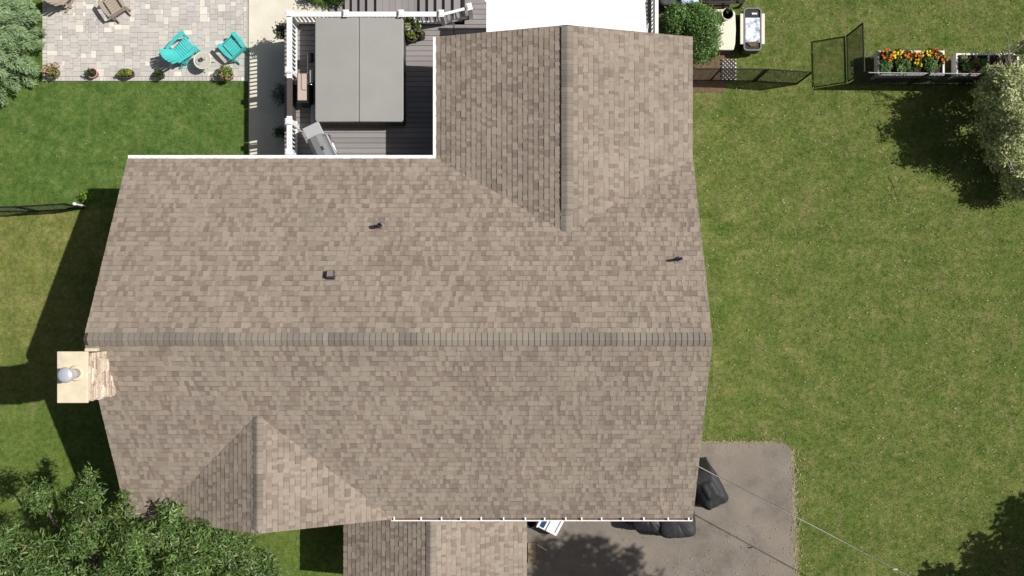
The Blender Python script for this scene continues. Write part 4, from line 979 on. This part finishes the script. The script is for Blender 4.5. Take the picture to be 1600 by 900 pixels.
# ============================================================ RIGHT SIDE YARD THINGS
# storage box
z = .62; p0 = P(1106, 78, z); p1 = P(1150, 14, z)
r = thing('storage_box', 'cream resin storage box beside the round shrub', 'storage box', ((p0.x+p1.x)/2, (p0.y+p1.y)/2, .02))
pts = [(p0.x, p0.y), (p1.x-.07, p0.y), (p1.x-.02, p0.y+.2), (p1.x, (p0.y+p1.y)/2), (p1.x-.02, p1.y-.12), (p1.x-.1, p1.y), (p0.x+.1, p1.y)]
part('box_body', MB().prism([(x-(.03 if x > p0.x+.2 else -.03), y+(.03 if y < p0.y+.5 else -.03)) for x, y in pts], .02, z-.06), M['coverdark'], r)
part('lid', MB().prism(pts, z-.06, z), M['beige'], r, bevel=.025)
pot_plant('flower_pot', 'grey pot of soil with a green sprig standing on the cream box', 'flower pot', 1137, 22, z+.002, .17, .28, M['lightgrey'],
   [('foliage', [(.05, .12, .04, .08, .08, .1)], 170, 5, .09, .04, [(.16, .26, .06), (.1, .18, .04)], [1, 1])], rim=M['beige'])
# cart
z = .6; p0 = P(1162, 79, z); p1 = P(1190, 12, z); cx, cy = (p0.x+p1.x)/2, (p0.y+p1.y)/2; hw, hl = (p1.x-p0.x)/2, (p1.y-p0.y)/2
r = thing('garden_cart', 'black tub cart with a bright wrapped tray between two cream side rails', 'cart', (cx, cy, 0))
def rr(hw_, hl_, rad, n=5):
    o = []
    for sx, sy, a0 in ((1, 1, 0), (-1, 1, 90), (-1, -1, 180), (1, -1, 270)):
        for k in range(n+1):
            a = R(a0+90*k/n); o.append((cx+sx*(hw_-rad)+rad*math.cos(a), cy+sy*(hl_-rad)+rad*math.sin(a)))
    return o
part('tub', MB().prism(rr(hw, hl, .1), .2, z-.04), M['black'], r, bevel=.02)
ro, ri = rr(hw, hl, .11), rr(hw-.035, hl-.035, .09); k = len(ro)
q = MB(); q.add([(x, y, z) for x, y in ro]+[(x, y, z) for x, y in ri]+[(x, y, z-.045) for x, y in ro]+[(x, y, z-.045) for x, y in ri],
      [(i, (i+1) % k, k+(i+1) % k, k+i) for i in range(k)]+[(i, 2*k+i, 2*k+(i+1) % k, (i+1) % k) for i in range(k)]+[(k+i, k+(i+1) % k, 3*k+(i+1) % k, 3*k+i) for i in range(k)])
part('rim', q, M['greymetal'], r)
part('wrapped_tray', MB().box(cx-hw+.05, cx+hw-.05, cy-hl+.24, cy+hl-.3, z-.04, z-.005), M['tray'], r, bevel=.01)
part('dark_mat', MB().prism([(cx-hw+.08, cy-hl+.26), (cx-.05, cy-hl+.12), (cx+.08, cy-hl+.12), (cx+hw-.08, cy-hl+.28)], z-.03, z+.004), M['mulch'], r)
part('white_strip', MB().box(cx-.02, cx+.14, cy+hl-.2, cy+hl-.15, z-.04, z-.01), M['white'], r)
for s in (-1, 1): part('side_rail', MB().box(cx+s*(hw+.05)-.05, cx+s*(hw+.05)+.05, cy-hl+.2, cy+hl-.17, z-.05, z-.01), M['beige'], r, bevel=.01)
for sx in (-1, 1):
    for sy in (-1, 1):
        wq = MB(); wc = Vector((cx+sx*(hw-.02), cy+sy*(hl-.2), .11)); wq.tube([wc-Vector((.025, 0, 0)), wc+Vector((.025, 0, 0))], .11, 14); part('wheel', wq, M['black'], r)
# lattice by the fence
p0 = P(1128, 124, .08); p1 = P(1151, 92, .08); r = thing('lattice_panel', 'dark lattice panel lying on pale ground below the cream box', 'lattice', ((p0.x+p1.x)/2, (p0.y+p1.y)/2, .03))
part('backing', MB().box(p0.x, p1.x, p0.y, p1.y, .025, .04), M['beige'], r)
wq = []; Lx, Ly = p1.x-p0.x, p1.y-p0.y; k = -Ly
while k < Lx:
    for sgn in (0, 1):
        x0_, y0_ = (k, 0) if k > 0 else (0, -k); t = min(Lx-x0_, Ly-y0_)
        if t > .03:
            A_ = Vector((x0_, y0_, .06)); B_ = Vector((x0_+t, y0_+t, .06))
            if sgn: A_.y = Ly-A_.y; B_.y = Ly-B_.y; A_.z = B_.z = .068
            off = Vector((p0.x, p0.y, 0)); part('slat', MB().beam(A_+off, B_+off, .034, .008), M['brownpanel'], r)
    k += .125
# furniture at the top edge
c = P(1135, -6, .5); r = thing('garden_bench', 'black garden bench cut by the top edge above the cream box', 'bench', (c.x, c.y, .02))
for k in range(5): part('seat_slat', MB().box(c.x-.6, c.x+.55, c.y-.2+k*.09, c.y-.13+k*.09, .42, .45), M['black'], r)
for x in (c.x-.55, c.x+.5):
    for y in (c.y-.18, c.y+.2): part('leg', MB().box(x-.03, x+.03, y-.03, y+.03, .02, .42), M['black'], r)
    part('arm', MB().box(x-.03, x+.03, c.y-.22, c.y+.25, .62, .66), M['black'], r)
c = P(1078, -2, .5)
def drape(name, label, cat, c, hx, hy, h, m, ang=0, seed=1, z0=.012, fold=.05, taper=.8, pw=3.0):
    """cloth hanging over a boxy thing: creased by ridged noise, with corner folds"""
    from mathutils import noise as mn
    rs = random.Random(seed); q = MB(); n = 72; rows = [(1.06, 0), (1.02, .12), (1.0, .3), (.96, .5), (.93, .7), (.9, .86), (taper+.1, .95), (taper-.05, .99), (.4, 1.01), (.2, 1.02), (.06, 1.0)]; vs = []; fs = []
    off = Vector((rs.uniform(0, 50), rs.uniform(0, 50), 0)); tilt = rs.uniform(-.12, .12)
    for s, t in rows:
        for k in range(n):
            a = 2*math.pi*k/n; ca, sa = math.cos(a), math.sin(a); p_ = pw+2.5; rad = (abs(ca)**p_+abs(sa)**p_)**(-1/p_)
            f1 = 1-abs(mn.noise(off+Vector((ca*2.6, sa*2.6, t*.8))))*2.2; f2 = 1-abs(mn.noise(off*1.7+Vector((ca*6, sa*6, t*1.6))))*2
            wv = 1+fold*(1.25-t)*(f1*1.3+f2*.7)
            x_, y_ = hx*rad*ca*s*wv, hy*rad*sa*s*wv
            cz = (1-abs(mn.noise(off+Vector((x_*4, y_*4, 3))))*2)*.03+(1-abs(mn.noise(off+Vector((x_*9+y_*5, y_*9, 7))))*2)*.022
            zz = z0+h*t*(1+tilt*x_/hx)+(cz if t > .8 else 0)
            X_ = c.x+x_*math.cos(ang)-y_*math.sin(ang); Y_ = c.y+x_*math.sin(ang)+y_*math.cos(ang); vs.append((X_, Y_, zz))
    for i in range(len(rows)-1):
        for k in range(n): fs.append((i*n+k, i*n+(k+1) % n, (i+1)*n+(k+1) % n, (i+1)*n+k))
    fs.append(tuple((len(rows)-1)*n+k for k in range(n))); q.add(vs, fs)
    return solo(name, q, m, label, cat, (c.x, c.y, z0), smooth=True)
drape('cushion', 'pale blue and white cushion at the top edge behind the round shrub', 'cushion', c, .3, .25, .5, M['bluewhite'], 0, 3, .02, .02)
c = P(1042, -4, .4); drape('covered_chair', 'black covered chair at the top edge left of the blue cushion', 'chair', c, .3, .35, .6, M['tarp'], 0, 9, .02, .03)
# covered things by the driveway
c = P(1106, 762, .8); drape('covered_grill', 'grill under a charcoal cover at the lower right corner of the house', 'grill cover', c, .44, .62, 1.15, M['tarp'], R(28), 5, fold=.045, taper=.45, pw=4)
c = Vector((4.72, -6.8, 0)); drape('covered_mower', 'black covered mower beneath the right end of the front gutter', 'mower cover', c, .58, .5, .95, M['tarp'], R(6), 11, fold=.07, taper=.6)
c = Vector((3.85, -6.74, 0)); drape('black_sack', 'black bulging sack left of the covered mower under the gutter', 'sack', c, .46, .42, .75, M['black'], R(-8), 21, fold=.07)
# white toy car near the porch
c = P(859, 819, .6); ang = R(-28); ca, sa = math.cos(ang), math.sin(ang)
def TC(x, y, z): return Vector((c.x+x*ca-y*sa, c.y+x*sa+y*ca, z))
def tbox(x0, x1, y0, y1, z0, z1): return MB().obox(TC((x0+x1)/2, (y0+y1)/2, (z0+z1)/2), Vector((ca, sa, 0))*(x1-x0)/2, Vector((-sa, ca, 0))*(y1-y0)/2, (0, 0, (z1-z0)/2))
r = thing('ride_on_toy_car', 'white toy car with a dark blue windscreen peeping out under the front gutter', 'toy car', (c.x, c.y, .012))
part('body', tbox(-.34, .36, -.27, .5, .18, .55), M['white'], r, bevel=.05)
part('bonnet', tbox(-.02, .34, -.24, .45, .55, .6), M['white'], r, bevel=.02)
part('windscreen', tbox(-.24, -.1, -.2, .42, .55, .585), M['blueglass'], r, bevel=.01)
part('roll_bar', tbox(-.34, -.29, -.26, .48, .55, .68), M['white'], r, bevel=.015)
part('vent_strip', tbox(.24, .27, -.15, .35, .6, .606), M['greymetal'], r)
part('bumper', tbox(-.3, .34, -.31, -.27, .2, .34), M['purple'], r, bevel=.01)
for sx in (-.22, .24):
    for sy in (-.25, .46): part('wheel', MB().tube([TC(sx, sy-.05, .13), TC(sx, sy+.05, .13)], .12, 14), M['black'], r)
p0 = P(824, 879); p1 = P(837, 848); solo('plank', MB().box(p0.x+.02, p1.x, p0.y, p1.y, .014, .055), M['plank'], 'short raw wooden board lying beside the porch', 'board', (p0.x, p0.y, .014))
a, b = P(839, 851, .1), P(854, 860, .1); solo('stick', MB().tube([a, b], .014, 6), M['beige'], 'thin pale stick lying below the white toy car', 'stick', (a.x, a.y, .1))
solo('bucket', MB().lathe((P(828, 818, .3).x, P(828, 818, .3).y, .014), [(.12, 0), (.15, .3), (.14, .3), (.11, .05)], 14), M['potgrey'], 'dark bucket in the corner where the porch meets the gutter', 'bucket', (P(828, 818).x, P(828, 818).y, .014))

# ============================================================ SERVICE CABLE
a = P(1088, 727, 3.4); b = P(1410, 895, 3.75); d = b-a
pts = [a-d*.03]+[a+d*t+Vector((0, 0, -.18*4*(t/2.2)*(1-t/2.2))) for t in [i*.2 for i in range(12)]]
cb = thing('overhead_cable', 'pale overhead cable slanting from the house corner across the driveway', 'cable', a)
part('wire', MB().tube(pts, .013, 6), M['cable'], cb, True)
tw2 = MB(); tw2.tube([p+Vector((.012*math.sin(i*2), .014, .012)) for i, p in enumerate(pts)], .008, 5); part('wire', tw2, M['blackwire'], cb, True)
mt = MB(); mt.box(XR-.42, XR+.0, a.y-.03, a.y+.05, 3.2, 3.38); part('bracket', mt, M['greymetal'], cb)
q = P(1400, 890, 3.74); part('wire_splice', MB().box(q.x-.06, q.x+.06, q.y-.018, q.y+.018, q.z-.06, q.z-.02), M['cable'], cb)
print('objects', len(bpy.data.objects))
